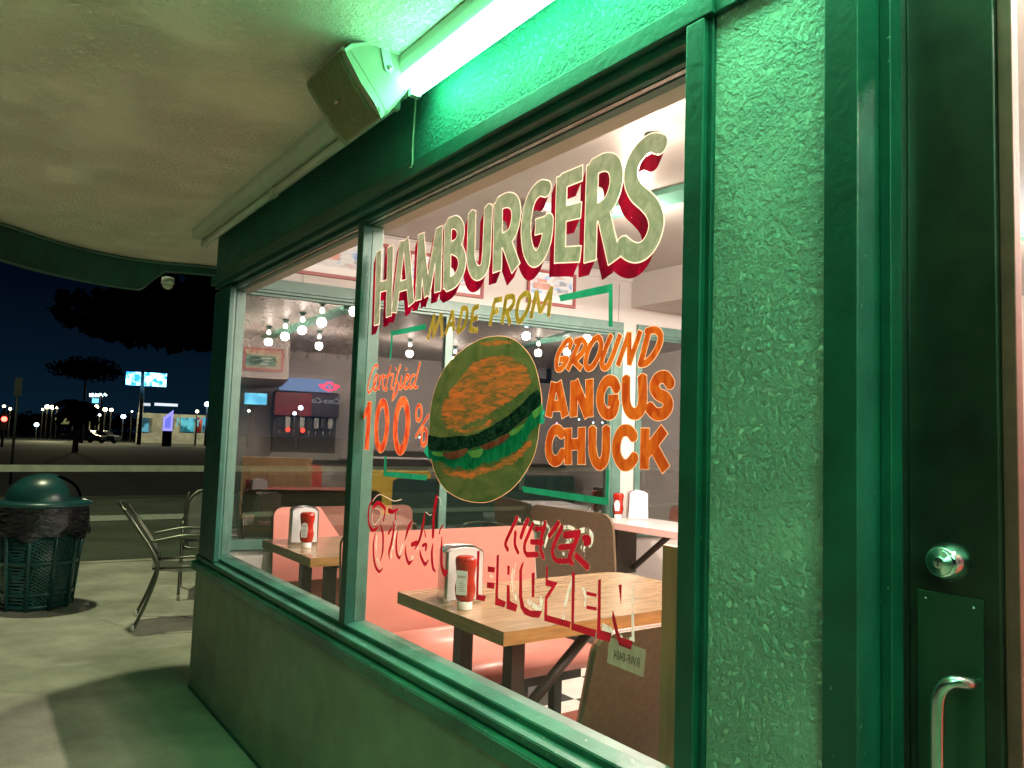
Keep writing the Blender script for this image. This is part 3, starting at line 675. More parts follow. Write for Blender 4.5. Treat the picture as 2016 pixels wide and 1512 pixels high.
for l_ in pj:
    MB().add([(q[0], YG-.0012, q[1]) for q in l_], [tuple(t_) for t_ in tessellate_polygon([[Vector((q[0], q[1], 0)) for q in l_]])]).build('bun_brushwork', PM['bunhi'], win, 'orange dry-brush highlight on the painted bun')
Poly(c7, [[(418, 1052), (448, 1022), (520, 1050), (600, 1052), (700, 1040), (850, 985), (960, 920), (1060, 850), (1135, 765), (1158, 800), (1150, 835), (1160, 868), (1118, 885), (1060, 960), (1000, 1030), (930, 1080), (880, 1095), (830, 1120), (780, 1120), (740, 1150), (690, 1165), (640, 1140), (600, 1150), (540, 1118), (490, 1112), (455, 1098), (436, 1078)]], YG-.0028, 'lettuce', PM['lettuce'], win, smooth=4, jag=.005)
Poly(c7, [[(450, 948), (520, 965), (620, 955), (720, 950), (830, 900), (940, 830), (1030, 750), (1110, 680), (1132, 700), (1136, 760), (1090, 815), (1000, 880), (940, 930), (850, 980), (760, 1020), (680, 1040), (600, 1048), (520, 1048), (452, 1035)]], YG-.0036, 'patty', PM['patty'], win, smooth=3, jag=.0016)
Poly(c7, [[(532, 1062), (600, 1054), (690, 1030), (675, 1070), (620, 1096), (560, 1090)], [(765, 1020), (850, 985), (945, 938), (930, 980), (870, 1015), (800, 1040)]], YG-.0044, 'tomato', PM['tomato'], win, smooth=3)
Poly(c7, [[(690, 1052), (740, 1042), (786, 1035), (770, 1080), (720, 1088)], [(470, 1052), (530, 1058), (538, 1080), (490, 1076)], [(945, 935), (1040, 880), (1000, 935), (955, 955)], [(1085, 810), (1140, 770), (1145, 800), (1100, 850)]], YG-.0044, 'pickle', PM['pickle'], win, smooth=3)
# Fresh / NEVER / FROZEN: only their red shading survives, the faces are worn away
q = .0125
fresh = [Cv(cC, p, [.4*q, q, 1.2*q, q, .3*q], 'r') for p in [
 [(240, 160), (190, 250), (175, 400), (195, 520), (240, 578), (290, 550), (315, 515)], [(270, 615), (245, 760), (250, 950), (280, 1080), (325, 1135), (370, 1095)],
 [(340, 495), (360, 570), (375, 650), (370, 850), (340, 990)], [(515, 455), (520, 560), (490, 740), (455, 880), (465, 965)], [(570, 585), (555, 740), (560, 880), (590, 950), (615, 920)],
 [(770, 450), (720, 540), (670, 720)], [(685, 790), (680, 890), (710, 1000), (735, 1020), (775, 985)], [(940, 340), (920, 480), (870, 700), (800, 840)],
 [(875, 850), (885, 920), (940, 1035), (990, 980)], [(1050, 760), (1035, 900), (1050, 1080), (1090, 1140)]]]
fresh += [Cv(cC, p, wd, 'r') for p, wd in [([(250, 260), (300, 208), (350, 228), (402, 285)], 1.2*q), ([(402, 285), (400, 350), (380, 445)], .7*q), ([(458, 312), (505, 325), (590, 285)], [1.6*q, 1.2*q, .3*q]), ([(550, 320), (540, 430)], .6*q),
 ([(447, 622), (490, 550)], .8*q), ([(765, 772), (830, 745)], 1.3*q), ([(940, 590), (950, 660)], .6*q), ([(1100, 130), (1065, 350), (1050, 660)], 1.25*q), ([(912, 785), (940, 770), (962, 775), (952, 840)], .9*q),
 ([(1172, 670), (1165, 880), (1168, 1060), (1210, 1160), (1245, 1120)], [.4*q, 1.2*q, 1.2*q, 1.8*q, .6*q]), ([(1190, 512), (1152, 560), (1138, 622)], .5*q)]]
F = Field(fresh, .002, .03); F.mesh(F.F, 0, YG-.0010, 'fresh_lettering', PM['cherry'], win, 'worn cherry red script Fresh')
v = .0128
nev = [Cv(cD, p, wd, 'r') for p, wd in [
 ([(445, 100), (390, 215), (332, 350), (352, 412)], v), ([(430, 245), (425, 360), (455, 440)], v), ([(552, 120), (515, 200), (485, 290)], v*1.1),
 ([(602, 160), (560, 260), (525, 350), (522, 430), (550, 465)], v), ([(545, 465), (645, 462)], v*1.2), ([(635, 208), (715, 208)], v), ([(592, 338), (695, 340)], v*1.2),
 ([(725, 150), (690, 290), (678, 400), (705, 488)], v), ([(855, 150), (810, 215), (768, 275)], v*1.1),
 ([(890, 190), (830, 320), (798, 430), (838, 520), (985, 525)], v*1.1), ([(925, 272), (1030, 255)], v*1.5), ([(870, 392), (990, 380)], v*1.2),
 ([(1060, 240), (1010, 380), (968, 490), (990, 545)], v*1.2), ([(1110, 300), (1150, 300), (1160, 335), (1125, 350)], v*1.2), ([(1038, 482), (1140, 580)], v*1.4)]]
F = Field(nev, .002, .03); F.mesh(np.maximum(F.F-.0012, -F.F), 0, YG-.0006, 'letter_outline', PM['peach'], win); F.mesh(F.F, 0, YG-.0010, 'never_lettering', PM['cherry'], win, 'slanted red word NEVER, face worn off')
Poly(cD, [[(50, 430), (75, 422), (62, 858), (140, 872), (122, 928), (38, 908)], [(155, 577), (228, 590), (222, 643), (155, 632)], [(148, 735), (226, 742), (218, 805), (147, 792)],
 [(245, 470), (268, 462), (258, 895), (338, 930), (322, 988), (228, 962)], [(350, 570), (376, 575), (372, 666), (350, 660)], [(345, 762), (372, 768), (376, 925), (452, 962), (434, 1030), (340, 1000)],
 [(590, 645), (622, 640), (618, 885), (592, 885)],
 [(733, 582), (753, 572), (750, 712), (850, 740), (820, 795), (748, 905), (744, 1062), (982, 1128), (972, 1192), (714, 1120), (724, 880), (790, 785), (730, 772)],
 [(992, 632), (1022, 642), (1012, 1145), (1236, 1212), (1220, 1285), (985, 1208)], [(1138, 828), (1242, 852), (1235, 885), (1133, 862)], [(1135, 967), (1238, 985), (1235, 1020), (1133, 1002)],
 [(1252, 715), (1279, 706), (1275, 1212), (1386, 1242), (1366, 1332), (1238, 1296)], [(1454, 765), (1486, 755), (1480, 988)], [(1394, 1010), (1412, 1050), (1468, 1282), (1596, 1320), (1578, 1407), (1458, 1362), (1424, 1240), (1392, 1110)]],
 YG-.0010, 'frozen_lettering', PM['cherry'], win, 'red block word FROZEN, face worn off')
Poly(cD, [[(515, 528), (495, 620), (498, 880), (520, 980), (580, 1018), (697, 1022), (668, 1090), (600, 1088), (520, 1058), (478, 990), (464, 880), (468, 620), (488, 560)]], YG-.0009, 'letter_o_shading', PM['cherry'], win)
scr = [Cv(cC, p, .0022, 'r') for p in [[(235, 190), (280, 120), (340, 95), (420, 130), (520, 180), (625, 160)], [(1105, 115), (1150, 160), (1160, 240)], [(265, 280), (330, 300), (340, 400), (260, 500), (225, 440), (240, 320)], [(950, 330), (1000, 370), (1035, 360)]]]
F = Field(scr, .0016, .02); F.mesh(F.F, 0, YG-.0006, 'brush_line', PM['cream'], win)
scr = [Cv(cD, p, wd, 'r') for p, wd in [([(1075, 225), (1140, 222), (1190, 280), (1170, 360), (1090, 400), (1150, 540)], .013), ([(905, 195), (960, 190), (1015, 215)], .010), ([(930, 300), (975, 320), (940, 350)], .008), ([(905, 455), (950, 480)], .010), ([(610, 140), (705, 155)], .009), ([(465, 115), (520, 160), (540, 190)], .009), ([(735, 160), (760, 220), (720, 380)], .008)]]
scr += [Cv(cD, p, wd, 'r') for p, wd in [([(420, 560), (400, 720), (430, 900)], .012), ([(690, 900), (660, 1000), (560, 930)], .014), ([(900, 1100), (940, 880), (1000, 700)], .01), ([(1100, 800), (1130, 900), (1120, 960)], .01), ([(1590, 780), (1595, 1290)], .009), ([(1440, 1270), (1600, 1310)], .009), ([(1300, 1180), (1370, 1220)], .018), ([(180, 680), (200, 700)], .014)]]
scr += [Cv(cC, p, .009, 'r') for p in [[(290, 640), (280, 900), (330, 1060)], [(590, 300), (480, 960)], [(700, 600), (600, 900)], [(850, 800), (760, 960)]]]
F = Field(scr, .002, .03); F.mesh(F.F, 0, YG-.0003, 'worn_paint', PM['scratch'], win, 'scraped white remains of the letter faces')
# number plate mirrored in the front glass, its reflection drawn as a coloured sheet
TG = paint('reflected_plate', (.34, .31, .20), (.42, .39, .27), .2, 60, holes=.24)
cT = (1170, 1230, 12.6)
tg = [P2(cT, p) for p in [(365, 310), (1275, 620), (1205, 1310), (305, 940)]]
plate_q = MB().add([(p[0], YG+.0015, p[1]) for p in tg], [(0,1,2,3)]).build('plate_reflection', TG, win, 'small number plate reflection drawn on a sheet at the glass')
cx_, cz_ = np.mean([p[0] for p in tg]), np.mean([p[1] for p in tg])-.004
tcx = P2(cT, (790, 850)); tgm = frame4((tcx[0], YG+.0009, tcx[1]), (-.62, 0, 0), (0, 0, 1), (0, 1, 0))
text_mesh('reflected_number', 'RWF-0404', .030, mat('reflected_ink', (.09, .075, .05), .7), tgm, plate_q, ext=.0002, space=1.05)

# ================================================================ DOOR
yd = .10
xd1 = W(1965, 800, yd)[0]; ph = .92
door = part(MB().box(xD+.0205, xd1, yd, yd+.045, .02, 2.62).box(xd1+ph-.33, xd1+ph-.15, yd, yd+.045, .02, 2.62)
   .box(xd1+.0005, xd1+ph-.3305, yd, yd+.045, 2.30, 2.62).box(xd1+.0005, xd1+ph-.3305, yd, yd+.045, .02, .32), 'door', M['doorp'], 'dark painted glazed entrance door', .003)
MB().box(xd1+.0005, xd1+.022, yd+.012, yd+.036, .32, 2.30).build('glazing_bead', M['maroon'], door, 'worn maroon bead round the door glass', .002)
MB().box(xd1+.0225, xd1+ph-.3305, yd+.012, yd+.036, 2.262, 2.2995).build('glazing_bead', M['maroon'], door, None, .002)
MB().box(xd1+.022, xd1+ph-.331, yd+.022, yd+.025, .32, 2.262).build('door_glass', M['glassF'], door)
kp = W(1868, 1105, yd); kx_, kz_ = kp[0], kp[2]
MB().lathe([(.0335, .0), (.0335, -.004), (.030, -.012), (.0245, -.026), (.0215, -.030)], (kx_, yd-.0005, kz_), 32, 'y').build('deadbolt', M['chrome'], door, 'round metal deadbolt lock')
MB().lathe([(.0206, -.0302), (.0196, -.0325), (.010, -.033), (.0095, -.0355), (.0085, -.036)], (kx_, yd-.0005, kz_), 28, 'y').build('lock_face', M['metal'], door)
MB().box(kx_-.0009, kx_+.0009, yd-.0375, yd-.0366, kz_-.006, kz_+.006).build('keyway', M['black'], door)
pa = W(1812, 1160, yd); pb = W(1937, 1180, yd)
plt = MB().box(pa[0]-.004, pb[0], yd-.003, yd-.0002, .62, pa[2]).build('push_plate', M['plate'], door, 'dull metal backing plate below the lock', .001)
for sx_, sz_ in ((pa[0]+.010, pa[2]-.012), (pb[0]-.014, pa[2]-.014), (pb[0]-.014, pa[2]-.30), (pa[0]+.010, pa[2]-.30)):
    MB().lathe([(.0022, 0), (.0018, -.0012)], (sx_, yd-.003, sz_), 12, 'y').build('screw', M['chrome'], plt)
ha = W(1850, 1335, yd-.04)
hx, hz = ha[0], ha[2]-.012
MB().tube(catmull([(hx+.034, yd-.003, hz+.006), (hx+.032, yd-.022, hz+.010), (hx+.018, yd-.042, hz+.011), (hx+.004, yd-.048, hz-.008), (hx, yd-.050, hz-.05), (hx, yd-.050, hz-.20), (hx+.004, yd-.048, hz-.26), (hx+.03, yd-.040, hz-.28), (hx+.052, yd-.003, hz-.28)], 6), .0105, 14).build('door_handle', M['metal'], door, 'curved metal pull handle')
MB().box(xD+.0202, xD+.0206, yd-.02, yd-.0002, .02, 2.6).build('weather_strip', M['metal'], door)

# ================================================================ CANOPY FITTINGS
def tube_fixture(x0, x1, lit, lab, k=1.0):
    t = thing('fluorescent_fixture', lab, 'light fixture', ((x0+x1)/2, -.06, ZS-.001), 'fluorescent fixtures under the canopy')
    y0, y1, zb = -.152, -.035, ZS-.058
    MB().prism([(y0, ZS-.001), (y0, ZS-.026), (y0+.012, zb), (y1-.012, zb), (y1, ZS-.026), (y1, ZS-.001)], (x0, 0, 0), (0, 1, 0), (0, 0, 1), (1, 0, 0), x1-x0).build('housing', M['fixture'], t, bevel=.002)
    em = emit('lit_tube', TUBE, TUBE_E*k)
    for yy in ((-.128, -.074) if lit else (-.082,)):
        MB().tube([(x0+.03, yy, zb-.026), (x1-.03, yy, zb-.026)], .019, 16).build('tube', em if lit else M['fixture'], t, 'glowing white-green tube' if lit else 'unlit tube')
        for xx in (x0+.003, x1-.03):
            MB().box(xx, xx+.027, yy-.018, yy+.018, zb-.045, zb-.0005).build('lamp_holder', M['fixture'], t, None, .003)
    return t
XL = 2.66
tube_fixture(XL, XL+2.42, True, 'lit green-glowing fluorescent fixture above the lettered window')
tube_fixture(1.30, XL-.10, False, 'unlit fluorescent fixture behind the loudspeaker')
tube_fixture(.02, 1.296, False, 'unlit fluorescent fixture ending at the building corner')
lw_ = [W(818, 190, -.02), W(815, 240, -.01), W(812, 285, -.008), W(811, 325, -.030), W(806, 330, -.030)]
tag(MB().tube(catmull(lw_, 6), .0018, 6).tube(catmull([p+np.array([.006, 0, 0]) for p in lw_[:4]], 6), .0015, 6).build('loose_wire', M['speaker'], None), 'thin loose wire hanging from the lit fixture over green stucco', 'wire')

def added_fixture(x0, x1, y):  # unseen lit tubes added to fill pier and wall with green light
    t = tube_fixture(x0, x1, True, 'added fluorescent fixture for fill light, unseen near the canopy edge', 2.4 if y else 1.0)
    t.location.y += y; return t
added_fixture(5.3, 7.3, -1.45)
added_fixture(5.25, 7.3, 0.0)['label'] = 'added fluorescent fixture for fill light, unseen beyond the right edge'  # row continued out of view, added for extra fill
ll = thing('added_mast_lamp', 'added tall mast lamp for fill light, unseen left of the view', 'street lamp', (-5.0, -1.6, -.16))  # unseen lamp added to brighten the pavement and parking lot
MB().tube([(-5.0, -1.6, -.16), (-5.0, -1.6, 16.4)], [.09, .06], 10).build('pole', M['black'], ll)
MB().box(-5.3, -4.7, -1.8, -1.4, 16.41, 16.53).build('lamp_head', M['black'], ll)
plight('mast_fill_light', (-5.0, -1.6, 16.1), 3600, (.92, 1.0, .62), .35, ll)

# loudspeaker
XS = 2.71
def sp(px, py): q_ = XP(px, py, XS); return (q_[1], q_[2])
body = [sp(*p) for p in [(690, 88), (735, 83), (783, 100), (804, 132), (796, 185), (765, 222), (752, 226), (735, 205), (708, 165), (680, 110), (676, 98)]]
spk = thing('loudspeaker', 'cream outdoor loudspeaker hung on a bracket under the canopy', 'loudspeaker', (XS-.14, body[0][0], ZS))
MB().prism(body, (XS, 0, 0), (0, 1, 0), (0, 0, 1), (-1, 0, 0), .285).build('cabinet', M['speaker'], spk, bevel=.010)
fpts = [np.array(body[i]) for i in (10, 9, 8, 7, 6)]
gr = MB(); vs = []
for p in fpts: vs += [(XS-.022, p[0]-.009, p[1]-.004), (XS-.263, p[0]-.009, p[1]-.004), (XS-.022, p[0]+.006, p[1]+.002), (XS-.263, p[0]+.006, p[1]+.002)]
fs = []
for i in range(len(fpts)-1): a, b_ = i*4, (i+1)*4; fs += [(a, b_, b_+1, a+1), (a, a+2, b_+2, b_), (a+1, b_+1, b_+3, a+3)]
fs += [(0, 1, 3, 2), (16, 18, 19, 17)]
gr.add(vs, fs); gr.build('grille', M['grille'], spk, 'dark perforated grille')
mid = fpts[2]
MB().obox((XS-.165, mid[0]-.0125, mid[1]-.012), (1, 0, 0), (0, 1, 0), (0, 0, 1), .030, .004, .012).build('badge', M['metal'], spk)
seam = [np.array(sp(*p)) for p in [(684, 90), (715, 140), (745, 190), (761, 224)]]
MB().tube([(XS+.0002, p[0], p[1]) for p in catmull(seam, 5)], .0009, 5).build('seam', M['grille'], spk)
bt = sp(760, 65); bb = sp(765, 135)
br = MB(); br.prism([(bt[0]-.017, ZS-.0005), (bt[0]+.012, ZS-.0005), (bb[0]+.015, bb[1])]+[(bb[0]-.001+.016*math.cos(a), bb[1]+.016*math.sin(a)) for a in np.linspace(0, -math.pi, 9)]+[(bb[0]-.017, bb[1])], (XS+.003, 0, 0), (0, 1, 0), (0, 0, 1), (1, 0, 0), .003)
br.box(XS-.288, XS+.003, bt[0]-.017, bt[0]+.012, ZS-.0035, ZS-.0005).build('bracket', M['fixture'], spk, bevel=.0008)
MB().lathe([(.0085, 0), (.0085, .002), (.005, .0025), (.005, .006), (.003, .0065)], (XS+.006, bb[0], bb[1]), 16, 'x').build('bolt', M['metal'], spk)

# little dome camera on the canopy edge
dp = G(330, 545, 2.66)
dc = thing('dome_camera', 'small white dome camera hanging below the far canopy edge', 'camera', (dp[0]+.02, dp[1], 2.655))
dcx, dcy = dp[0]+.02, dp[1]
MB().lathe([(.030, 0), (.044, -.006), (.046, -.040), (.045, -.052)], (dcx, dcy, 2.654), 24).build('housing', mat('camera_shell', (.72, .74, .66), .4), dc)
MB().lathe([(.040, -.052), (.036, -.070), (.024, -.086), (.010, -.093), (.002, -.094)], (dcx, dcy, 2.654), 24).build('dome', mat('camera_dome', (.6, .62, .55), .2), dc)

# ================================================================ PATIO: bin and chairs
bc = G(66, 1207); bx, by = bc[0]-.02, bc[1]+.02
def bin_r():
    e = G(151, 1000, 1.0); return 0
D = np.linalg.norm((np.array([bx, by, .4])-CAM)@RM[:, 2:3]) if False else None
fwd = -RM[:, 2]; dep = lambda p: (np.array(p)-CAM)@fwd
pxm = FPX/dep((bx, by, .5))
r_b = .5*150/pxm; r_t = .5*185/pxm
ccx = bx+ (r_b)*0
# centre so that its right edge lands at px 130 (base) and 152 (rim)
rc = RM[:, 0]
base_c = np.array([bx, by, 0])
tcn = thing('trash_can', 'dark green domed litter bin with black bag at the kerbside walk', 'bin', (0, 0, 0))
pc = G(70, 1192); cxb, cyb = pc[0], pc[1]
pxm = FPX/dep((cxb, cyb, .5)); rb_ = 60/pxm; rt_ = 82/pxm
def zat(py, dz=0):
    lo, hi = 0., 2.
    for _ in range(40):
        md = (lo+hi)/2; c = RM.T@(np.array([cxb, cyb, md])-CAM); y_ = CY-FPX*c[1]/-c[2]
        if y_ > py: lo = md
        else: hi = md
    return (lo+hi)/2
cyb += .0
ztop = zat(990); zdome = zat(932)
tcn.location = (cxb, cyb, 0)
NR = 28
# steel mesh basket walls with ribs
shell = MB().lathe([(rb_-.012, .01), (rb_-.006, .03), (rt_-.03, ztop-.03)], (cxb, cyb, 0), 40)
def mesh_mat():
    mt, t, b_ = _base('expanded_steel_mesh'); b_.inputs['Base Color'].default_value = (.02, .09, .085, 1); b_.inputs['Roughness'].default_value = .4
    co = t.nodes.new('ShaderNodeTexCoord'); wv = []
    for ang in (.6, -.6):
        mp = t.nodes.new('ShaderNodeMapping'); mp.inputs['Rotation'].default_value = (ang, ang, 0); t.links.new(co.outputs['Object'], mp.inputs[0])
        wt = t.nodes.new('ShaderNodeTexWave'); wt.bands_direction = 'Z'; wt.inputs['Scale'].default_value = 17; t.links.new(mp.outputs[0], wt.inputs[0]); wv.append(wt)
    mx = t.nodes.new('ShaderNodeMath'); mx.operation = 'MAXIMUM'; t.links.new(wv[0].outputs['Fac'], mx.inputs[0]); t.links.new(wv[1].outputs['Fac'], mx.inputs[1])
    r_ = t.nodes.new('ShaderNodeValToRGB'); r_.color_ramp.elements[0].position = .55; r_.color_ramp.elements[1].position = .65; t.links.new(mx.outputs[0], r_.inputs[0])
    t.links.new(r_.outputs[0], b_.inputs['Alpha']); return mt
shell.build('mesh_basket', mesh_mat(), tcn)
MB().lathe([(rb_-.05, .03), (rb_-.02, .04), (rt_-.065, ztop-.25), (rt_-.03, ztop-.20)], (cxb, cyb, 0), 40).build('liner_bag', M['bag'], tcn, 'black bag seen through the mesh')
rims = MB()
for zz in (.012, zat(1165), zat(1105)):
    f_ = zz/ztop; rr_ = rb_+(rt_-.024-rb_)*f_
    rims.lathe([(rr_-.004, -.018), (rr_+.004, -.018), (rr_+.004, .018), (rr_-.004, .018)], (cxb, cyb, zz+.018), 40)
rims.build('band', M['can'], tcn)
for a in np.linspace(0, 2*math.pi, 11)[:-1]:
    ca, sa = math.cos(a+.3), math.sin(a+.3)
    MB().tube([(cxb+(rb_+.002)*ca, cyb+(rb_+.002)*sa, .0), (cxb+(rt_-.022)*ca, cyb+(rt_-.022)*sa, ztop-.02)], .016, 6).build('upright', M['can'], tcn)
sk = MB(); prof = []; n_ = 64; vs = []
for k2, zz in enumerate(np.linspace(ztop-.01, zat(1050), 7)):
    for k3 in range(n_):
        a = 2*math.pi*k3/n_; rr_ = rt_-.012+.004*k2+.010*math.sin(9*a+k2)*k2/6+random.uniform(-.004, .004); zz2 = zz+(.02*math.sin(5*a)+.015*math.sin(11*a+2))*(k2/6)
        vs.append((cxb+rr_*math.cos(a), cyb+rr_*math.sin(a), zz2))
sk.add(vs, [(i*n_+k3, i*n_+(k3+1) % n_, (i+1)*n_+(k3+1) % n_, (i+1)*n_+k3) for i in range(6) for k3 in range(n_)], True); sk.build('bag_cuff', M['bag'], tcn, 'crinkled black plastic bag folded over the rim')
MB().lathe([(rt_-.01, -.012), (rt_+.014, -.012), (rt_+.016, .006), (rt_-.02, .022), (rt_*.80, .030)], (cxb, cyb, ztop), 48).build('rim', M['can'], tcn)
dm = MB(); R0 = rt_*.80; hd = zdome-ztop-.03; vs = []; fs = []; NA = 48; NL = 12
for i in range(NL+1):
    e_ = i/NL*math.pi/2
    for k3 in range(NA):
        a = 2*math.pi*k3/NA; vs.append((cxb+R0*math.cos(e_)*math.cos(a), cyb+R0*math.cos(e_)*math.sin(a), ztop+.03+hd*math.sin(e_)))
# opening faces right and slightly away from the camera
aop = math.atan2(rc[1], rc[0])+.15
hole_f = []
for i in range(NL):
    for k3 in range(NA):
        a = (2*math.pi*(k3+.5)/NA-aop+math.pi) % (2*math.pi)-math.pi
        f = (i*NA+k3, i*NA+(k3+1) % NA, (i+1)*NA+(k3+1) % NA, (i+1)*NA+k3)
        if abs(a) < .5 and 1 <= i <= 8: hole_f.append(f)
        else: fs.append(f)
dm.add(vs, fs, True); lid = dm.build('dome_lid', M['can'], tcn, 'smooth dark green dome lid')
used = sorted({i for f in hole_f for i in f}); mp_i = {v_: k_ for k_, v_ in enumerate(used)}
inner = MB().add([(cxb+(vs[i][0]-cxb)*.93, cyb+(vs[i][1]-cyb)*.93, ztop+.02+(vs[i][2]-ztop-.03)*.93) for i in used], [tuple(mp_i[i] for i in f) for f in hole_f]); inner.build('opening', M['dark'], lid, 'dark push opening')
lp = G(100, 1213, .003)
tag(MB().add([(lp[0]-.03, lp[1], .004), (lp[0], lp[1]-.02, .012), (lp[0]+.03, lp[1]+.01, .004), (lp[0], lp[1]+.022, .002)], [(0,1,2,3)]).build('fallen_leaf', mat('yellow_leaf', (.35, .38, .03), .7), None), 'yellow-green leaf on the pavement at the foot of the bin', 'leaf')

def make_chair(lab):
    """metal patio armchair, front toward +x, origin at centre of the feet"""
    t = thing('patio_chair', lab, 'chair', (0, 0, 0), 'metal patio armchairs')
    for s_ in (-1, 1):
        y = s_*.26
        MB().tube(catmull([(-.34, y, .02), (-.26, y, .22), (-.20, y, .44), (-.24, y, .58), (-.37, y*.98, .78), (-.455, y*.9, .90)], 6), .0125, 10).build('rear_leg', M['chair'], t)
        MB().tube(catmull([(.33, y, .02), (.29, y, .22), (.262, y, .44), (.255, y, .60), (.22, y, .668), (.14, y, .695), (-.02, y, .70), (-.20, y, .668), (-.252, y, .655)], 6), .0125, 10).build('front_leg', M['chair'], t)
        for xx in (-.345, .335):
            MB().lathe([(.016, 0), (.016, .04), (.013, .045)], (xx, y, 0), 12).build('foot_cap', M['rubber'], t)
    seat = []; nx_, ny_ = 10, 8
    for i in range(nx_+1):
        for j in range(ny_+1):
            u_ = i/nx_; x = -.235+.50*u_; yv = (-.25+.5*j/ny_); z = .455-.035*math.sin(math.pi*u_)-.020*math.sin(math.pi*j/ny_)+.02*u_-.03*max(0, u_-.85)/.15
            seat.append((x, yv, z))
    fs = [(i*(ny_+1)+j, (i+1)*(ny_+1)+j, (i+1)*(ny_+1)+j+1, i*(ny_+1)+j+1) for i in range(nx_) for j in range(ny_)]
    sm_ = MB().add(seat, fs, True).build('seat', M['mesh_see'], t); so = sm_.modifiers.new('t', 'SOLIDIFY'); so.thickness = .006
    MB().tube([(-.235, -.25, .455), (.265, -.25, .47), (.29, -.2, .45), (.29, .2, .45), (.265, .25, .47), (-.235, .25, .455)], .010, 8, closed=True).build('seat_rim', M['chair'], t)
    bk = []; rimp = []
    hw = lambda u_: .245*(1 if u_ < .6 else math.sqrt(max(0, 1-((u_-.6)/.4)**2*.62)))
    for i in range(11):
        u_ = i/10; z = .50+.43*u_; x = -.215-.262*u_**1.2
        for j in range(9):
            v_ = -1+2*j/8; bk.append((x-.03*(1-v_*v_), v_*hw(u_), z-.02*(v_*v_)*u_))
    fs = [(i*9+j, i*9+j+1, (i+1)*9+j+1, (i+1)*9+j) for i in range(10) for j in range(8)]
    sb = MB().add(bk, fs, True).build('backrest', M['mesh_see'], t); so = sb.modifiers.new('t', 'SOLIDIFY'); so.thickness = .006
    rim = [bk[i*9] for i in range(11)]+[bk[90+j] for j in range(1, 8)]+[bk[i*9+8] for i in range(10, -1, -1)]
    MB().tube(rim, .0115, 8).build('back_rim', M['chair'], t)
    return t
def mesh_see():
    mt, t, b_ = _base('expanded_metal_sheet'); b_.inputs['Base Color'].default_value = (.12, .13, .10, 1); b_.inputs['Roughness'].default_value = .45; b_.inputs['Metallic'].default_value = .4; b_.inputs['Alpha'].default_value = .62
    return mt
M['mesh_see'] = mesh_see()
c0 = make_chair('metal mesh armchair seen side-on beside the window corner')
def put(o, x, y, rz, z=0): o.location = (float(x), float(y), z); o.rotation_euler = (0, 0, rz)
# nearest chair: rear feet at px (262,1245) and (253,1222)
f1 = G(262, 1243); f2 = G(248, 1222); dd = f2-f1; fc = (f1+f2)/2
yaw = math.radians(52)
ang = math.atan2(dd[1], dd[0])
rz0 = math.radians(78); SCH = 1.0
def foot_place(o, px, py, lx, ly, rz):
    p = G(px, py); ca, sa = math.cos(rz), math.sin(rz)
    put(o, p[0]-SCH*(ca*lx-sa*ly), p[1]-SCH*(sa*lx+ca*ly), rz); o.scale = (SCH,)*3
foot_place(c0, 262, 1243, -.34, -.26, rz0)
spots = [(-1.75, 2.05, math.radians(205), 'metal mesh armchair half hidden behind the building corner'),
         (-1.35, 3.05, math.radians(250), 'mesh armchair outside seen through the left pane behind the far bench'),
         (-1.2, 3.95, math.radians(265), 'mesh armchair outside seen through glass beside the mullion'),
         (-1.0, 5.0, math.radians(215), 'mesh armchair outside seen below the painted burger')]
for x, y, a, lab in spots:
    c = copy_tree(c0); c['label'] = lab; put(c, x, y, a); c.scale = (SCH,)*3
    if 'half hidden' in lab: foot_place(c, 350, 1182, .335, -.26, math.radians(-14))
pt = thing('patio_table', 'round dark patio table just showing past the window corner', 'table', (-.25, 1.2, 0))
pt.location = (-.62, 1.55, 0)
ptb = MB().lathe([(.33, .71), (.335, .72), (.33, .735)], (-.62, 1.55, 0), 36); ptb.build('table_top', M['chair'], pt)
MB().lathe([(.22, 0), (.22, .012), (.03, .03), (.028, .71)], (-.62, 1.55, 0), 28).build('pedestal', M['chair'], pt)

# ================================================================ ROOM FURNITURE
ZT = .90
def make_table(x0, x1, y0, y1, lab, topm='wood', edgem='edge', grp='laminate tables in the room', z=ZT, rround=.10, legs=True):
    t = thing('diner_table', lab, 'table', ((x0+x1)/2, (y0+y1)/2, ZF), grp)
    pl = rrect(x0, y0, x1, y1, rround, 6, (0, 1, 1, 0))
    MB().prism([(p[0], p[1]) for p in pl], (0, 0, z-.045), (1, 0, 0), (0, 1, 0), (0, 0, 1), .043).build('table_edge', M[edgem], t, 'oak edge band')
    MB().prism([(p[0], p[1]) for p in rrect(x0, y0, x1, y1, rround, 6, (0, 1, 1, 0))], (0, 0, z-.0018), (1, 0, 0), (0, 1, 0), (0, 0, 1), .0018).build('table_top', M[topm], t)
    ym = y0+.16
    if not legs:
        MB().tube([(x0+.12, y0+.35, z-.36), (x0+.55, y0+.30, z-.05)], .022, 6).build('brace', M['black'], t)
        MB().box(x0+.04, x0+.10, y0+.2, y0+.4, z-.40, z-.046).build('wall_bracket', M['black'], t)
        return t
    for xx in (x0+.17, x1-.17-.055): MB().box(xx, xx+.055, ym, ym+.055, ZF, z-.046).build('leg', M['black'], t)
    MB().box(x0+.10, x1-.10, ym-.005, ym+.06, z-.075, z-.046).build('leg_plate', M['black'], t)
    for xx in (x0+.17, x1-.17-.055): MB().box(xx, xx+.055, y1-.22, y1-.165, ZF, z-.046).build('leg', M['black'], t)
    xx = x1-.17-.04
    MB().tube([(xx, ym+.05, .52), (xx, ym+.44, z-.06)], .020, 6).build('brace', M['black'], t)
    MB().box(x0+.17, x1-.17, ym+.01, ym+.05, ZF, ZF+.04).build('foot_bar', M['black'], t)
    return t
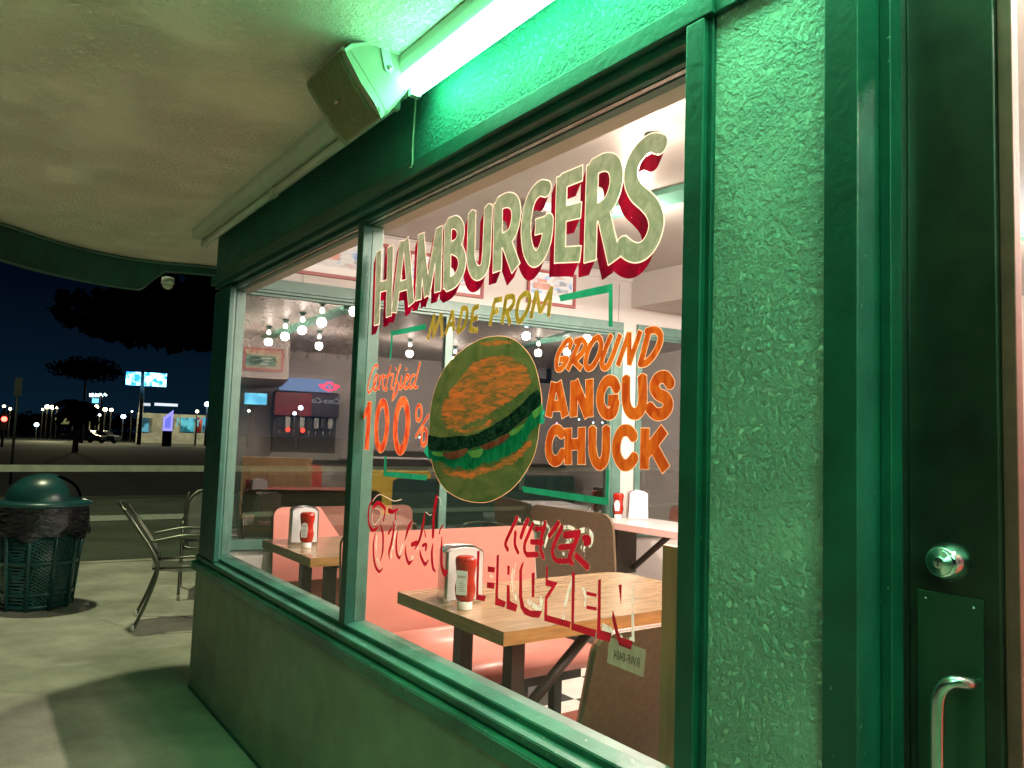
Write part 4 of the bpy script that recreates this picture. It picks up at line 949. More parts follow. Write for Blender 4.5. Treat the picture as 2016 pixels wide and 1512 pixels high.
def make_bench(x, y0, y1, face, m_, lab, hback=1.04, grp='laminate benches in the room', tilt=.07, seat=.50, rot=None):
    """one-piece bench: leaning back panel, seat, brown rear face, dark steel frame. face=+1 looks along +x"""
    t = thing('diner_bench', lab, 'bench', (x, (y0+y1)/2, ZF), grp)
    f = face; th = .022; L = y1-y0
    zb = ZF+.30
    def pan(off, mm, nm, dth):
        u = np.array([0, 1, 0]); v = _n(np.array([-f*tilt, 0, 1.0])); n = np.cross(u, v); n = n if n[0]*f > 0 else -n
        o = np.array([x, y0, 0])+n*off+np.array([0, 0, zb])-v*0
        h_ = (hback-zb)/v[2]
        pl = rrect(0, 0, L, h_, .055, 6, (0, 1, 1, 0))
        if nm == 'seat_front': pass
        return MB().prism(pl, o, u, v, n, dth).build(nm, mm, t, bevel=.003)
    pan(.0005, M[m_], 'backrest', .008)
    pan(-.0145, M['brown'], 'rear_panel', .014)
    # seat: gently dished sheet
    vs = []; fs = []
    prof = [(.03, .085), (.09, .02), (.20, .0), (.32, .002), (.41, .012), (.455, .0), (.47, -.03), (.46, -.06)]
    prof = catmull([np.array(p) for p in prof], 5)
    for p in prof: 
        for yy in (y0, y1): vs.append((x+f*p[0]+f*.0, yy, ZF+.42+p[1]))
    for i in range(len(prof)-1): fs.append((2*i, 2*i+1, 2*i+3, 2*i+2))
    st = MB().add(vs, fs, True).build('seat', M[m_], t); so = st.modifiers.new('t', 'SOLIDIFY'); so.thickness = .014
    fr_ = MB().box(x+f*.05, x+f*.42, y0+.06, y0+.10, ZF+.30, ZF+.385).box(x+f*.05, x+f*.42, y1-.10, y1-.06, ZF+.30, ZF+.385).box(x+f*.38, x+f*.43, y0+.06, y1-.06, ZF+.30, ZF+.384)
    fr_.build('frame', M['black'], t)
    for yy in (y0+.16, y1-.20):
        for xx in (.10, .36): MB().box(x+f*xx, x+f*(xx+.045), yy, yy+.045, ZF, ZF+.30).build('leg', M['black'], t)
    return t
def px2(px, py, z): q_ = G(px, py, z); return q_[0], q_[1]
tA0 = G(780, 1165, ZT); tA1 = G(955, 1250, ZT)
tb = make_table(tA0[0], tA1[0], .24, 1.42, 'oak-edged laminate table beside the lower right pane')
tB1 = G(595, 1100, ZT)
ta = make_table(tB1[0]-.74, tB1[0], .24, 1.42, 'oak-edged laminate table beside the left pane')
pb1 = G(475, 1003, 1.04); pb2 = G(808, 995, 1.04)
make_bench(.20, .40, 1.36, 1, 'pink', 'coral bench with rounded back nearest the glass corner', hback=1.05, tilt=.10)
make_bench(1.60, .24, 1.34, 1, 'pink', 'coral bench between the two window tables', hback=1.06, tilt=.09)
make_bench(3.10, .27, 1.34, -1, 'pink', 'brown-backed coral bench standing nearest the window post', hback=.975, tilt=.24)
# across the aisle: bench seen from behind, white table against the end wall pier
def make_bench_y(x0, x1, y, lab, m_, hback=1.06, face=1):
    t = thing('diner_bench', lab, 'bench', ((x0+x1)/2, y, ZF), 'laminate benches in the room')
    f = face; tilt = .10; v = _n(np.array([0, -f*tilt, 1.0])); u = np.array([1., 0, 0]); n = np.array([0, f*v[2], tilt]); zb = ZF+.28
    h_ = (hback-zb)/v[2]; pl = rrect(0, 0, x1-x0, h_, .09, 6, (0, 1, 1, 0))
    MB().prism(rrect(.012, 0, x1-x0-.014, h_-.012, .09, 6, (0, 1, 1, 0)), (x0, y, zb), u, v, n, .008).build('backrest', M[m_], t, bevel=.002)
    MB().prism(pl, np.array([x0, y, zb])-n*.0145, u, v, n, .014).build('rear_panel', M['brown'], t, 'brown laminate rear', .002)
    prof = catmull([np.array(p) for p in [(.03, .085), (.09, .02), (.20, .0), (.32, .002), (.41, .012), (.455, .0), (.47, -.03), (.46, -.06)]], 4)
    vs = []; fs = []
    for p in prof:
        for xx in (x0, x1): vs.append((xx, y+f*p[0], ZF+.42+p[1]))
    for i in range(len(prof)-1): fs.append((2*i, 2*i+1, 2*i+3, 2*i+2))
    st = MB().add(vs, fs, True).build('seat', M[m_], t); so = st.modifiers.new('t', 'SOLIDIFY'); so.thickness = .014
    for xx in (x0+.12, x1-.16):
        for yy in (.1, .36): MB().box(xx, xx+.045, y+f*yy, y+f*(yy+.045), ZF, ZF+.40).build('leg', M['black'], t)
    return t
q0 = G(1018, 988, 1.05); q1 = G(1228, 1018, 1.05)
bl = make_bench_y(0.34, 1.22, 2.30, 'brown-backed bench across the aisle, rounded upper corner', 'pink', 1.06)
make_bench_y(.62, 1.70, 4.15, 'coral bench facing back beyond the white table', 'pink', .95, -1)
wt = make_table(.56, 1.9, 2.60, 3.12, 'white table against the pier with condiments', 'whitetab', 'pinkpale', z=.96, legs=False)
# oak board / partition end beside the window post
pz = W(1290, 1075, .2)
pt_ = thing('wood_partition', 'pale oak-coloured partition end right of the near bench', 'partition', (pz[0]+.05, .26, ZF))
MB().box(pz[0]-.012, pz[0]+.16, .238, .262, ZF, pz[2]).build('panel', M['oakboard'], pt_, bevel=.002)
MB().box(pz[0]+.030, pz[0]+.155, .2625, .95, ZF, pz[2]-.001).build('side', M['oakboard'], pt_, bevel=.002)

# condiments ------------------------------------------------
def make_napkin(x, y, z, lab, rz=0.0):
    t = thing('napkin_dispenser', lab, 'dispenser', (x, y, z), 'steel napkin dispensers')
    w_, d_, h_ = .085, .115, .185
    MB().prism(rrect(-d_/2, .004, d_/2, h_, .018, 5, (0, 1, 1, 0)), (x-w_/2+.012, y, z), (0, 1, 0), (0, 0, 1), (1, 0, 0), w_-.024).build('case', M['chrome'], t, bevel=.003)
    for s_ in (-1, 1):
        xx = x+s_*(w_/2-.012); pl = [( -d_/2+.006, .012), (d_/2-.006, .012), (d_/2-.006, h_-.018)]+[((d_/2-.006)*math.cos(a), h_-.018+.020*math.sin(a)) for a in np.linspace(0.2, math.pi-.2, 7)]+[(-d_/2+.006, h_-.018)]
        MB().prism(pl, (xx, y, z), (0, 1, 0), (0, 0, 1), (s_, 0, 0), .012).build('napkins', M['napkin'], t, bevel=.002)
    MB().box(x-w_/2+.005, x+w_/2-.005, y-d_/2, y+d_/2, z+.0005, z+.006).build('base', M['chrome'], t)
    for ch in [o for o in bpy.data.objects if o.parent == t]: ch.matrix_local = Matrix.Rotation(rz, 4, 'Z')@ch.matrix_local
    return t
def make_ketchup(x, y, z, lab, rz=0.0, back=False):
    t = thing('ketchup_bottle', lab, 'bottle', (x, y, z), 'upturned red ketchup bottles')
    pf = [(.020, 0), (.026, .028), (.030, .034), (.034, .050), (.0365, .075), (.032, .105), (.0325, .125), (.037, .155), (.0375, .176), (.031, .187), (.012, .191)]
    pr = catmull([np.array(p) for p in pf], 4)
    MB().lathe([(p[0], p[1]) for p in pr if p[1] > .029], (x, y, z), 32, sx=.78, sy=1.08).build('bottle', M['ketchup'], t)
    MB().lathe([(.0255, .0005), (.0265, .003), (.0265, .026), (.024, .030)], (x, y, z), 28, sx=.9, sy=1.05).build('cap', M['cap'], t)
    def lab_poly(pl, off, nm, mm):
        o_ = (x+.030+off, y, z)
        return MB().prism(pl, o_, (0, 1, 0), (0, 0, 1), (1, 0, 0), .0012).build(nm, mm, t)
    if not back: lb = lab_poly([(-.016, .058), (.016, .058), (.022, .112), (.019, .114), (.015, .128), (.008, .134), (0, .136), (-.008, .134), (-.015, .128), (-.019, .114), (-.022, .112)], 0, 'label', M['label'])
    else: lb = lab_poly(rrect(-.021, .055, .021, .140, .004, 3), 0, 'label', M['label'])
    text_mesh('label_text', 'HEINZ', .0105, mat('label_ink', (.25, .12, .12), .6), frame4((x+.0316, y, z+.118), (0, 1, 0), (0, 0, 1), (1, 0, 0)), lb, ext=.0001)
    ln = MB()
    for k_ in range(6): ln.box(x+.0313, x+.0316, y-.014+(k_ % 2)*.003, y+.014-(k_ % 3)*.003, z+.068+k_*.0065, z+.0695+k_*.0065)
    ln.build('label_lines', M['ink'], lb)
    for ch in [o for o in bpy.data.objects if o.parent == t]: ch.matrix_local = Matrix.Rotation(rz, 4, 'Z')@ch.matrix_local
    return t
n1 = G(872, 1190, ZT); k1 = G(916, 1198, ZT)
nz_ = make_napkin(n1[0]-.045, n1[1]+.10, ZT, 'steel napkin dispenser on the lower right window table', -math.radians(14))
nz_.scale = (1.35, 1.3, 1.08)
make_ketchup(k1[0]+.01, k1[1]-.01, ZT, 'red ketchup bottle, text label facing out, on the right window table', -math.radians(58), True)
n2 = G(571, 1073, ZT); k2_ = G(601, 1078, ZT)
nz_ = make_napkin(n2[0]-.05, n2[1]+.09, ZT, 'steel napkin dispenser on the left window table', -math.radians(14))
nz_.scale = (1.35, 1.3, 1.08)
make_ketchup(k2_[0]+.01, k2_[1], ZT, 'red ketchup bottle with keystone-shaped label on the left table', -math.radians(48))
nq = make_napkin(.70, 2.96, .96, 'steel napkin dispenser on the white table by the pier', -math.radians(35))
nq.scale = (1.3, 1.3, 1.15)
make_ketchup(.60, 2.86, .96, 'red ketchup bottle on the white table by the pier', -math.radians(60))
d0 = G(855, 1175, ZT)
tag(MB().box(d0[0]-.03, d0[0]-.005, d0[1]+.06, d0[1]+.075, ZT, ZT+.115).build('menu_holder', M['black'], None), 'small black menu stand behind the napkin dispenser', 'menu stand')

# ceiling fittings ----------------------------------------------
def bare_bulb(p, lab, watt=BULB_W, col=WARM, e=14, drop=.0, spot=False):
    t = thing('light_bulb', lab, 'light bulb', (p[0], p[1], ZI-.001), 'bare bulbs on the ceiling beams')
    x, y = p[0], p[1]; z0 = ZI-.001-drop
    MB().lathe([(.040, 0), (.040, -.012), (.020, -.022), (.018, -.045)], (x, y, z0), 20).build('socket', M['dkgreen'], t)
    em = emit('bulb_glow', col, e)
    MB().lathe([(.012, -.046), (.016, -.056), (.024, -.072), (.026, -.084), (.023, -.098), (.013, -.107), (.003, -.109)], (x, y, z0), 20).build('globe', em, t)
    if spot:
        L = bpy.data.lights.new('bulb_light', 'SPOT'); L.energy = watt*.85; L.color = col; L.shadow_soft_size = .035; L.spot_size = math.radians(172); L.spot_blend = .35
        o = bpy.data.objects.new('bulb_light', L); COL.objects.link(o); o.location = (0, 0, -.14); o.parent = t
        plight('bulb_light', (x, y, z0-.16), watt*.06, col, .035, t)
    else: plight('bulb_light', (x, y, z0-.20), watt, col, .045, t)
    return t
ZB = ZI-.12
rb = [(530, 660), (563, 648), (597, 635), (636, 618)]
names = ['leftmost', 'second', 'third', 'fourth', 'fifth']
for (p, nme) in zip(rb, names):
    q_ = MIRZ(*p, ZB); bare_bulb(q_, watt=BULB_W*(1.8 if q_[0] > 4 else 1), lab=f'bare bulb, {nme} in the row mirrored in the left pane')
for p, lab in [((630, 668), 'bare bulb mirrored alone below the bulb row'), ((809, 684), 'bare bulb mirrored above the word Certified'), ((898, 697), 'bare bulb mirrored just left of the burger bun'),
               ((1063, 682), 'bare bulb mirrored right of the burger bun'), ((1120, 680), 'bare bulb mirrored behind the letter G of GROUND'), ((1160, 651), 'bare bulb mirrored in the top right window corner')]:
    q_ = MIRZ(*p, ZB)
    bare_bulb(q_, lab, BULB_W*1.8)
q_ = MIRZ(1040, 646, ZB); bare_bulb(q_, 'bluish bulb mirrored under the words MADE FROM', BULB_W*.5, (.35, .75, 1.0), 14)
kb = G(1252, 440, ZB-.0)
bare_bulb(kb, 'brightest bare bulb, seen through the last S of the lettering', KEY_W, WARM, 60, spot=True)
bare_bulb(G(1285, 318, ZB), 'bare bulb glaring behind the upper curve of the last S', 26, WARM, 30, spot=True)
# painted beams
bm_m = mat('beam_green', (.10, .26, .19), .4)
e1, e2 = MIRZ(*rb[0], ZI), MIRZ(683, 606, ZI); bd = _n(e2-e1); bn = np.array([-bd[1], bd[0], 0])
def beam(p0, d, L, wd, lab):
    n = np.array([-d[1], d[0], 0]); p0 = np.array([p0[0], p0[1], ZI-.031])
    MB().obox(p0-n*wd/2, d, n, (0, 0, 1), L, wd, .029).build('ceiling_beam', bm_m, bld, lab)
beam(e1-bd*.5-bn*(-.0), bd, 3.6, .16, 'flat green painted ceiling board with bulbs')
e3, e4 = MIRZ(1063, 672, ZI), MIRZ(1160, 645, ZI); b2 = _n(e4-e3)
beam(e3-b2*1.5, b2, 3.2, .16, None)
b3 = G(1225, 395, ZI); b4 = G(1334, 372, ZI); dd_ = _n(b4-b3)
beam(G(1120, 432, ZI), _n(np.array([.96, .12, 0])), 1.3, .18, None)
# dark air grille + pale ceiling unit
vv = G(1068, 415, ZI)
vt = thing('ceiling_vent', 'white slatted air vent on the ceiling behind the letter G', 'vent', (vv[0], vv[1], ZI))
MB().box(vv[0]-.25, vv[0]+.15, vv[1]-.16, vv[1]+.16, ZI-.05, ZI-.001).build('frame', M['whitetab'], vt, bevel=.004)
sl = MB()
for k_ in range(9): sl.box(vv[0]-.23, vv[0]+.13, vv[1]-.14+k_*.032, vv[1]-.125+k_*.032, ZI-.058, ZI-.0505)
sl.build('slats', mat('vent_slats', (.35, .32, .30), .5), vt)
sb_ = EW(1240, 545); part(MB().box(.35, 1.6, sb_[1]+.02, YB-.001, 2.60, ZI-.0005), 'ceiling_bulkhead', M['wallin'], 'boxed lower ceiling at the back')
ub = EW(1262, 585, .0)
fx = thing('wall_sensor', 'small white sensor on the wall above the second end window', 'sensor', (ub[0], ub[1], ub[2]))
MB().obox(ub+EN*.001, EU, (0, 0, 1), EN, .05, .07, .04).build('case', M['whitetab'], fx, bevel=.004)

# posters on the end wall header --------------------------------
def art_mat(name, scale):
    mt, t, b_ = _base(name); b_.inputs['Roughness'].default_value = .2
    co = t.nodes.new('ShaderNodeTexCoord'); mp = t.nodes.new('ShaderNodeMapping'); mp.inputs['Scale'].default_value = (1, 1, 2.6); n = t.nodes.new('ShaderNodeTexNoise'); n.inputs['Scale'].default_value = scale; n.inputs['Detail'].default_value = 3; n.inputs['Distortion'].default_value = .4
    r_ = t.nodes.new('ShaderNodeValToRGB'); t.links.new(co.outputs['Object'], mp.inputs[0]); t.links.new(mp.outputs[0], n.inputs['Vector']); t.links.new(n.outputs['Fac'], r_.inputs[0]); t.links.new(r_.outputs[0], b_.inputs['Base Color'])
    e_ = r_.color_ramp.elements; e_[0].position = .32; e_[0].color = (.16, .28, .52, 1); e_[1].position = .68; e_[1].color = (.62, .34, .24, 1)
    for pos, c_ in ((.42, (.35, .50, .75, 1)), (.50, (.72, .70, .68, 1)), (.57, (.55, .52, .58, 1))): q_ = e_.new(pos); q_.color = c_
    return mt
AM = art_mat('poster_art', 7)
def poster(pxs, z0, z1, lab, fw=.022):
    sa, sb = [EU@EW(*p) for p in pxs]; o = epos(sa, .001, z0)
    t = thing('framed_poster', lab, 'picture', o, 'red-framed posters on the end wall')
    L = sb-sa; H = z1-z0; f = MB()
    f.obox(o, EU, (0, 0, 1), EN, L, fw, .018).obox(o+np.array([0, 0, H-fw]), EU, (0, 0, 1), EN, L, fw, .018)
    f.obox(o+np.array([0, 0, fw+.0003]), EU, (0, 0, 1), EN, fw, H-2*fw-.0006, .018).obox(o+EU*(L-fw)+np.array([0, 0, fw+.0003]), EU, (0, 0, 1), EN, fw, H-2*fw-.0006, .018)
    f.build('frame', M['frame_red'], t, bevel=.002)
    MB().obox(o+EU*(fw+.0005)+np.array([0, 0, fw+.0005]), EU, (0, 0, 1), EN, L-2*fw-.001, H-2*fw-.001, .006).build('picture', M['label'], t)
    MB().obox(o+EU*(fw+.012)+np.array([0, 0, fw+.05])+EN*.0062, EU, (0, 0, 1), EN, L-2*fw-.024, H-2*fw-.062, .001).build('artwork', AM, t)
    a_ = o+EN*.0072; H2 = H-2*fw
    MB().obox(a_+EU*(L*.12)+np.array([0, 0, fw+H2*.42]), EU, (0, 0, 1), EN, L*.34, H2*.22, .001).obox(a_+EU*(L*.2)+np.array([0, 0, fw+H2*.66]), EU, (0, 0, 1), EN, L*.2, H2*.12, .001).build('artwork_building', mat('art_red', (.62, .30, .24), .3, var=.15, scale=20), t)
    MB().obox(a_+EU*(L*.62)+np.array([0, 0, fw+H2*.38]), EU, (0, 0, 1), EN, L*.22, H2*.12, .001).obox(a_+EU*(L*.66)+np.array([0, 0, fw+H2*.62]), EU, (0, 0, 1), EN, L*.15, H2*.14, .001).build('artwork_shapes', mat('art_grey', (.35, .38, .42), .3, var=.2, scale=20), t)
    return t
poster([(582, 540), (760, 560)], 2.525, 2.80, 'wide red-framed poster partly cut off by the left pane top')
poster([(800, 570), (950, 590)], 2.515, 2.78, 'red-framed poster seen under the letters B and U')
poster([(1036, 590), (1131, 600)], 2.53, 2.79, 'red-framed blue-sky poster under the letters G and E')
part(MB().obox(epos(EU@EW(596, 545), .0005, 2.4705), EU, (0, 0, 1), EN, .003, .39, .001), 'panel_joint', M['dark'])
part(MB().obox(epos(EU@EW(1218, 600), .0005, 2.4705), EU, (0, 0, 1), EN, .003, .30, .001), 'panel_joint', M['dark'])

# ---- things mirrored in the end glass: counter side of the room
def mbox(pA, pB, x, dx, mb=None):
    a, b_ = MIRX(*pA, x), MIRX(*pB, x); return (mb or MB()).box(x, x+dx, a[1], b_[1], a[2], b_[2])
XC = 7.3
sm = thing('soda_machine', 'dark soda fountain with red side and script lettering, mirrored in the glass', 'soda fountain', (XC+.2, 1.2, 1.0))
a, b_ = MIRX(540, 768, XC), MIRX(662, 905, XC)
y0, y1 = sorted((a[1], b_[1])); z1, z0 = max(a[2], b_[2]), min(a[2], b_[2])
zm = MIRX(600, 822, XC)[2]
MB().box(XC-.15, XC+.45, y0, y1, zm, z1).build('header_panel', mat('soda_panel', (.035, .03, .05), .25), sm, bevel=.03)
MB().box(XC, XC+.45, y0+.02, y1-.02, z0+.10, zm-.002).build('cabinet', M['black'], sm)
MB().box(XC-.2, XC+.45, y0, y1, z0, z0+.098).build('drip_tray', M['metal'], sm)
ys = [MIRX(p, 850, XC)[1] for p in (538, 610)]
MB().box(XC-.156, XC-.151, min(ys), max(ys), zm+.02, z1-.03).build('red_panel', mat('soda_red', (.24, .015, .03), .25), sm)
for i in range(8):
    yy = y0+(y1-y0)*(.12+.76*i/7)
    nz = MB().box(XC-.10, XC-.01, yy-.035, yy+.035, zm-.16, zm-.004).build('valve', M['metal'] if i % 2 else M['black'], sm)
    MB().tube([(XC-.07, yy, zm-.17), (XC-.07, yy, zm-.30)], .012, 8).build('nozzle', M['chrome'], nz)
for yy in (MIRX(567, 846, XC)[1], MIRX(596, 847, XC)[1]): MB().lathe([(.035, 0), (.035, -.01), (.02, -.014)], (XC-.101, yy, MIRX(567, 846, XC)[2]), 16, 'x').build('lit_button', emit('button_glow', (1, .06, .03), 6), sm)
ty = MIRX(637, 790, XC)
text_mesh('lettering', 'Coca-Cola', .115, emit('sign_letters', (.9, .9, .9), .8), frame4((XC-.1525, ty[1], ty[2]), (0, -1, 0), (0, 0, 1), (-1, 0, 0)), sm, shear=.25)
ct = thing('service_counter', 'long dark counter carrying the soda fountain, mirrored in the glass', 'counter', (7.6, 2.4, ZF))
MB().box(7.0, 7.9, .3, 5.4, z0-.05, z0-.001).build('counter_top', M['black'], ct, bevel=.005)
MB().box(7.06, 7.9, .32, 5.38, ZF, z0-.051).build('counter_front', mat('counter_front', (.30, .27, .24), .5), ct)
# menu board
a, b_ = MIRX(400, 676, 6.2), MIRX(558, 732, 6.2)
mbx = 6.2
t = thing('menu_board', 'cream menu board with green panel in a brown frame, mirrored', 'sign', (mbx, (a[1]+b_[1])/2, (a[2]+b_[2])/2))
yA, yB = sorted((a[1], b_[1])); zA, zB_ = sorted((a[2], b_[2]))
yA = max(yA, .2)
MB().box(mbx, mbx+.03, yA, yB, zA, zB_).build('frame', M['frame_red'], t)
MB().box(mbx-.004, mbx-.0002, yA+.03, yB-.03, zA+.03, zB_-.03).build('board', mat('board_cream', (.55, .47, .33), .5), t)
HB = zB_-zA
MB().box(mbx-.008, mbx-.0045, yA+.03, yB-.10, zA+HB*.20, zA+HB*.66).build('green_panel', mat('board_green', (.04, .13, .08), .5), t)
text_mesh('board_title', 'CLASSIC MENU', .06, M['red'], frame4((mbx-.006, (yA+yB)/2-.0, zB_-HB*.17), (0, -1, 0), (0, 0, 1), (-1, 0, 0)), t)
ln = MB()
for k_ in range(3):
    zz = zA+HB*(.27+.13*k_); ln.box(mbx-.010, mbx-.0085, yA+.08, yA+.08+.14+.05*(k_ % 2), zz, zz+.014).box(mbx-.010, mbx-.0085, yB-.20-.24, yB-.20+.02*k_, zz, zz+.014)
ln.build('board_lines', M['cap'], t)
part(MB().box(mbx+.031, XB, .17, yB+.08, zA-.10, ZI-.001), 'kitchen_bulkhead', M['wallin'])
# serving hatch window with blue light, back of the counter
a, b_ = MIRX(552, 742, 7.98), MIRX(655, 768, 7.98)
hw_ = thing('service_window', 'bluish lit hatch above the soda fountain, mirrored', 'window', (7.95, (a[1]+b_[1])/2, (a[2]+b_[2])/2))
MB().box(7.975, 7.985, a[1], b_[1], b_[2]-.1, a[2]).build('lit_pane', emit('hatch_blue', (.30, .42, .70), 1.6), hw_)
MB().box(7.96, 7.9745, a[1]-.05, b_[1]+.05, a[2]+.001, a[2]+.06).build('frame', M['whitetab'], hw_)
# neon sign
def neon(px, py, x, rad, col, lab):
    p = MIRX(px, py, x); t = thing('neon_sign', lab, 'neon sign', (x, p[1], p[2]), 'neon signs mirrored in the end glass')
    pts = [(x, p[1]+rad*1.5*math.cos(a)*(1+.25*math.sin(5*a)), p[2]+rad*.6*math.sin(a)*(1+.25*math.cos(4*a))) for a in np.linspace(0, 2*math.pi, 40)[:-1]]
    MB().tube(pts, .014, 6, closed=True).build('neon_tube', emit('neon', col, 4), t)
    MB().tube([(x, p[1]-rad, p[2]-.04), (x, p[1]-rad*.5, p[2]+.07), (x, p[1], p[2]-.04), (x, p[1]+rad*.5, p[2]+.07), (x, p[1]+rad, p[2]-.04)], .012, 6).build('neon_script', emit('neon_in', col, 4), t)
    return t
neon(650, 761, 7.0, .085, (1, .07, .14), 'small pink-red neon sign above the soda fountain')
q_ = MIRX(1178, 756, 6.0)
# framed picture mirrored right of the burger, on the back wall
def wall_pic(pA, pB, x, lab):
    a, b_ = MIRX(*pA, x), MIRX(*pB, x); y0, y1 = sorted((a[1], b_[1])); z0, z1 = sorted((a[2], b_[2]))
    t = thing('framed_picture', lab, 'picture', (x, (y0+y1)/2, (z0+z1)/2), 'dark framed pictures on the back wall')
    MB().box(x-.03, x-.0005, y0, y1, z0, z1).build('frame', M['dark'], t)
    MB().box(x-.034, x-.0305, y0+.10, y1-.10, z0+.08, z1-.08).build('picture', mat('pic_grey', (.42, .42, .45), .3), t)
    return t
wall_pic((1050, 708), (1086, 755), XB, 'dark framed picture mirrored right of the burger bun')
wall_pic((1268, 690), (1305, 735), XB, 'dark framed picture mirrored in the further end window')
dk = MIRX(1140, 770, XB), MIRX(1160, 990, XB)
# coloured benches that the glass mirrors
make_bench(4.75, 1.55, 2.55, -1, 'yellow', 'mustard yellow bench mirrored left of the burger', hback=1.10)
make_bench(3.15, 1.75, 2.75, -1, 'dkgreen', 'dark green bench mirrored just left of the burger foot', hback=1.08)
make_bench(5.4, .35, 1.25, -1, 'red', 'red bench mirrored low in the left pane', hback=1.12)
make_bench(4.6, 3.2, 4.5, -1, 'dkgreen', 'dark bench mirrored under the word CHUCK', hback=1.08)
# dark shelving strip
a, b_ = MIRX(700, 885, 6.9), MIRX(835, 935, 6.9)
sh = thing('display_counter', 'low black display counter mirrored under 100%', 'counter', (6.9, (a[1]+b_[1])/2, ZF))
y0, y1 = sorted((a[1], b_[1])); MB().box(6.6, 6.95, y0, y1, ZF, max(a[2], .5)).build('body', M['black'], sh, bevel=.02)
MB().box(6.58, 6.97, y0-.02, y1+.02, max(a[2], .5)-.12, max(a[2], .5)-.09).build('shelf_edge', M['whitetab'], sh)

# ================================================================ FAR STREET
def far_box(px0, px1, py0, py1, D, depth, name, m_, parent=None, z0=None):
    a, b_ = FAR(px0, py1, D), FAR(px1, py1, D); top = FAR(px0, py0, D)[2]; u = b_-a; u[2] = 0; L = np.linalg.norm(u); u = u/L; n = np.array([u[1], -u[0], 0]); n = n if n@(a-CAM) > 0 else -n
    zb = a[2] if z0 is None else z0
    return MB().obox(np.array([a[0], a[1], zb]), u, (0, 0, 1), n, L, top-zb, depth).build(name, m_, parent)
def far_lab(o, lab, cat, grp=None): return tag(o, lab, cat, grp)
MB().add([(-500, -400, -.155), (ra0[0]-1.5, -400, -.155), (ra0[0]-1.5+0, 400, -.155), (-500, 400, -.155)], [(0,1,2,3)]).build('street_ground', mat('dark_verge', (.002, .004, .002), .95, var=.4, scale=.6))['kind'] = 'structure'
# twin billboard on a pole
bb_ = FAR(285, 780, 95)
bbd = thing('billboard', 'twin-panelled blue-white lit sign on a tall pole across the street', 'sign', (bb_[0], bb_[1], -.16))
far_box(247, 276, 731, 757, 95, .5, 'sign_panel', speckle_emit('panel_glow', (.02, .25, .65), (.45, 1.6, 2.3), 1.6, 1.6), bbd)
far_box(283, 327, 733, 759, 94.6, .5, 'sign_panel', speckle_emit('panel_glow2', (.02, .25, .65), (.6, 1.8, 2.4), 1.6, 1.5), bbd)
pb_ = FAR(281, 760, 95.3); MB().tube([(pb_[0], pb_[1], -.16), (pb_[0], pb_[1], FAR(281, 733, 95.3)[2])], .22, 8).build('pole', M['black'], bbd)
# car maker's sign: letters and lower panel
kd = 150
kt = FAR(200, 778, kd); ks = thing('dealer_sign', 'small white lit letter sign above a bluish panel, left of the billboard', 'sign', (kt[0], kt[1], -.16))
u_ = _n(FAR(220, 778, kd)-FAR(180, 778, kd)); u_[2] = 0; u_ = _n(u_); nn = np.cross(u_, (0, 0, 1)); nn = nn if nn@(CAM-kt) > 0 else -nn
up = np.array([0, 0, 1.])
KE = emit('letter_glow', (.7, 1.0, 1.0), 3)
kl = MB()
def kst(pts): kl.tube([FAR(px, py, kd) for px, py in pts], .16, 6)
kst([(178, 781), (178, 775)]); kst([(178, 779), (184, 775)]); kst([(180, 777), (184, 781)]); kst([(187, 781), (190, 775)]); kst([(192, 781), (197, 775)]); kst([(197, 775), (202, 781)]); kst([(205, 775), (210, 779)])
kl.build('letters', KE, ks)
far_box(181, 194, 784, 793, kd, .4, 'sign_panel', emit('panel_blue', (.15, .55, .8), 1.2), ks)
MB().tube([(kt[0], kt[1], -.16), (kt[0], kt[1], kt[2])], .2, 6).build('pole', M['black'], ks)
# long low store and canopy
st_ = FAR(360, 850, 105); store = thing('storefront', 'low store with dim lit windows and a white fascia strip, far right', 'building', (st_[0], st_[1], -.16))
far_box(268, 440, 812, 853, 110, 12, 'walls', M['farwall'], store, -.16)
far_box(277, 296, 793, 798, 104, 1, 'fascia', emit('fascia_glow', (.5, .55, .6), .8), store)
far_box(304, 350, 793, 798, 104, 1, 'fascia', emit('fascia_glow2', (.55, .6, .68), .9), store)
for (x0_, x1_, c_, s_) in ((276, 292, (.03, .10, .13), 1), (355, 382, (.03, .17, .20), 1), (385, 396, (.20, .03, .02), .8), (398, 420, (.02, .12, .18), 1)):
    far_box(x0_, x1_, 822, 850, 109.5, .3, 'window', speckle_emit('shop_glow', tuple(q*.4 for q in c_), tuple(q*2.0 for q in c_), s_, .9), store)
tt = text_mesh('window_letters', 'NEY', 1.7, emit('shop_letters', (.25, .75, .8), .35), frame4(FAR(372, 832, 109), _n(FAR(380, 832, 109)-FAR(364, 832, 109)), (0, 0, 1), -_n(np.array([ray(372, 832)[0], ray(372, 832)[1], 0]))), store)
pn = FAR(328, 840, 90); pyl = thing('price_pylon', 'blue-violet lit wedge-topped pylon sign in front of the store', 'sign', (pn[0], pn[1], -.16))
a, b_ = FAR(320, 848, 90), FAR(339, 848, 90); u_ = b_-a; u_[2] = 0; L_ = np.linalg.norm(u_); u_ /= L_; n_v = np.cross(u_, up)
zb_ = a[2]; zl = FAR(320, 822, 90)[2]-zb_; zr_ = FAR(339, 807, 90)[2]-zb_
MB().prism([(0, 0), (L_, 0), (L_, zr_), (0, zl)], (a[0], a[1], zb_), u_, up, n_v, .4).build('body', emit('pylon_glow', (.30, .28, 1.0), .8), pyl)
MB().prism([(L_*.2, .3), (L_*.8, .3), (L_*.8, zr_*.75), (L_*.2, zl*.85)], (a[0], a[1], zb_), u_, up, -n_v if n_v@(CAM-a) < 0 else n_v, .45).build('face', emit('pylon_face', (.10, .12, .5), 1.0), pyl)
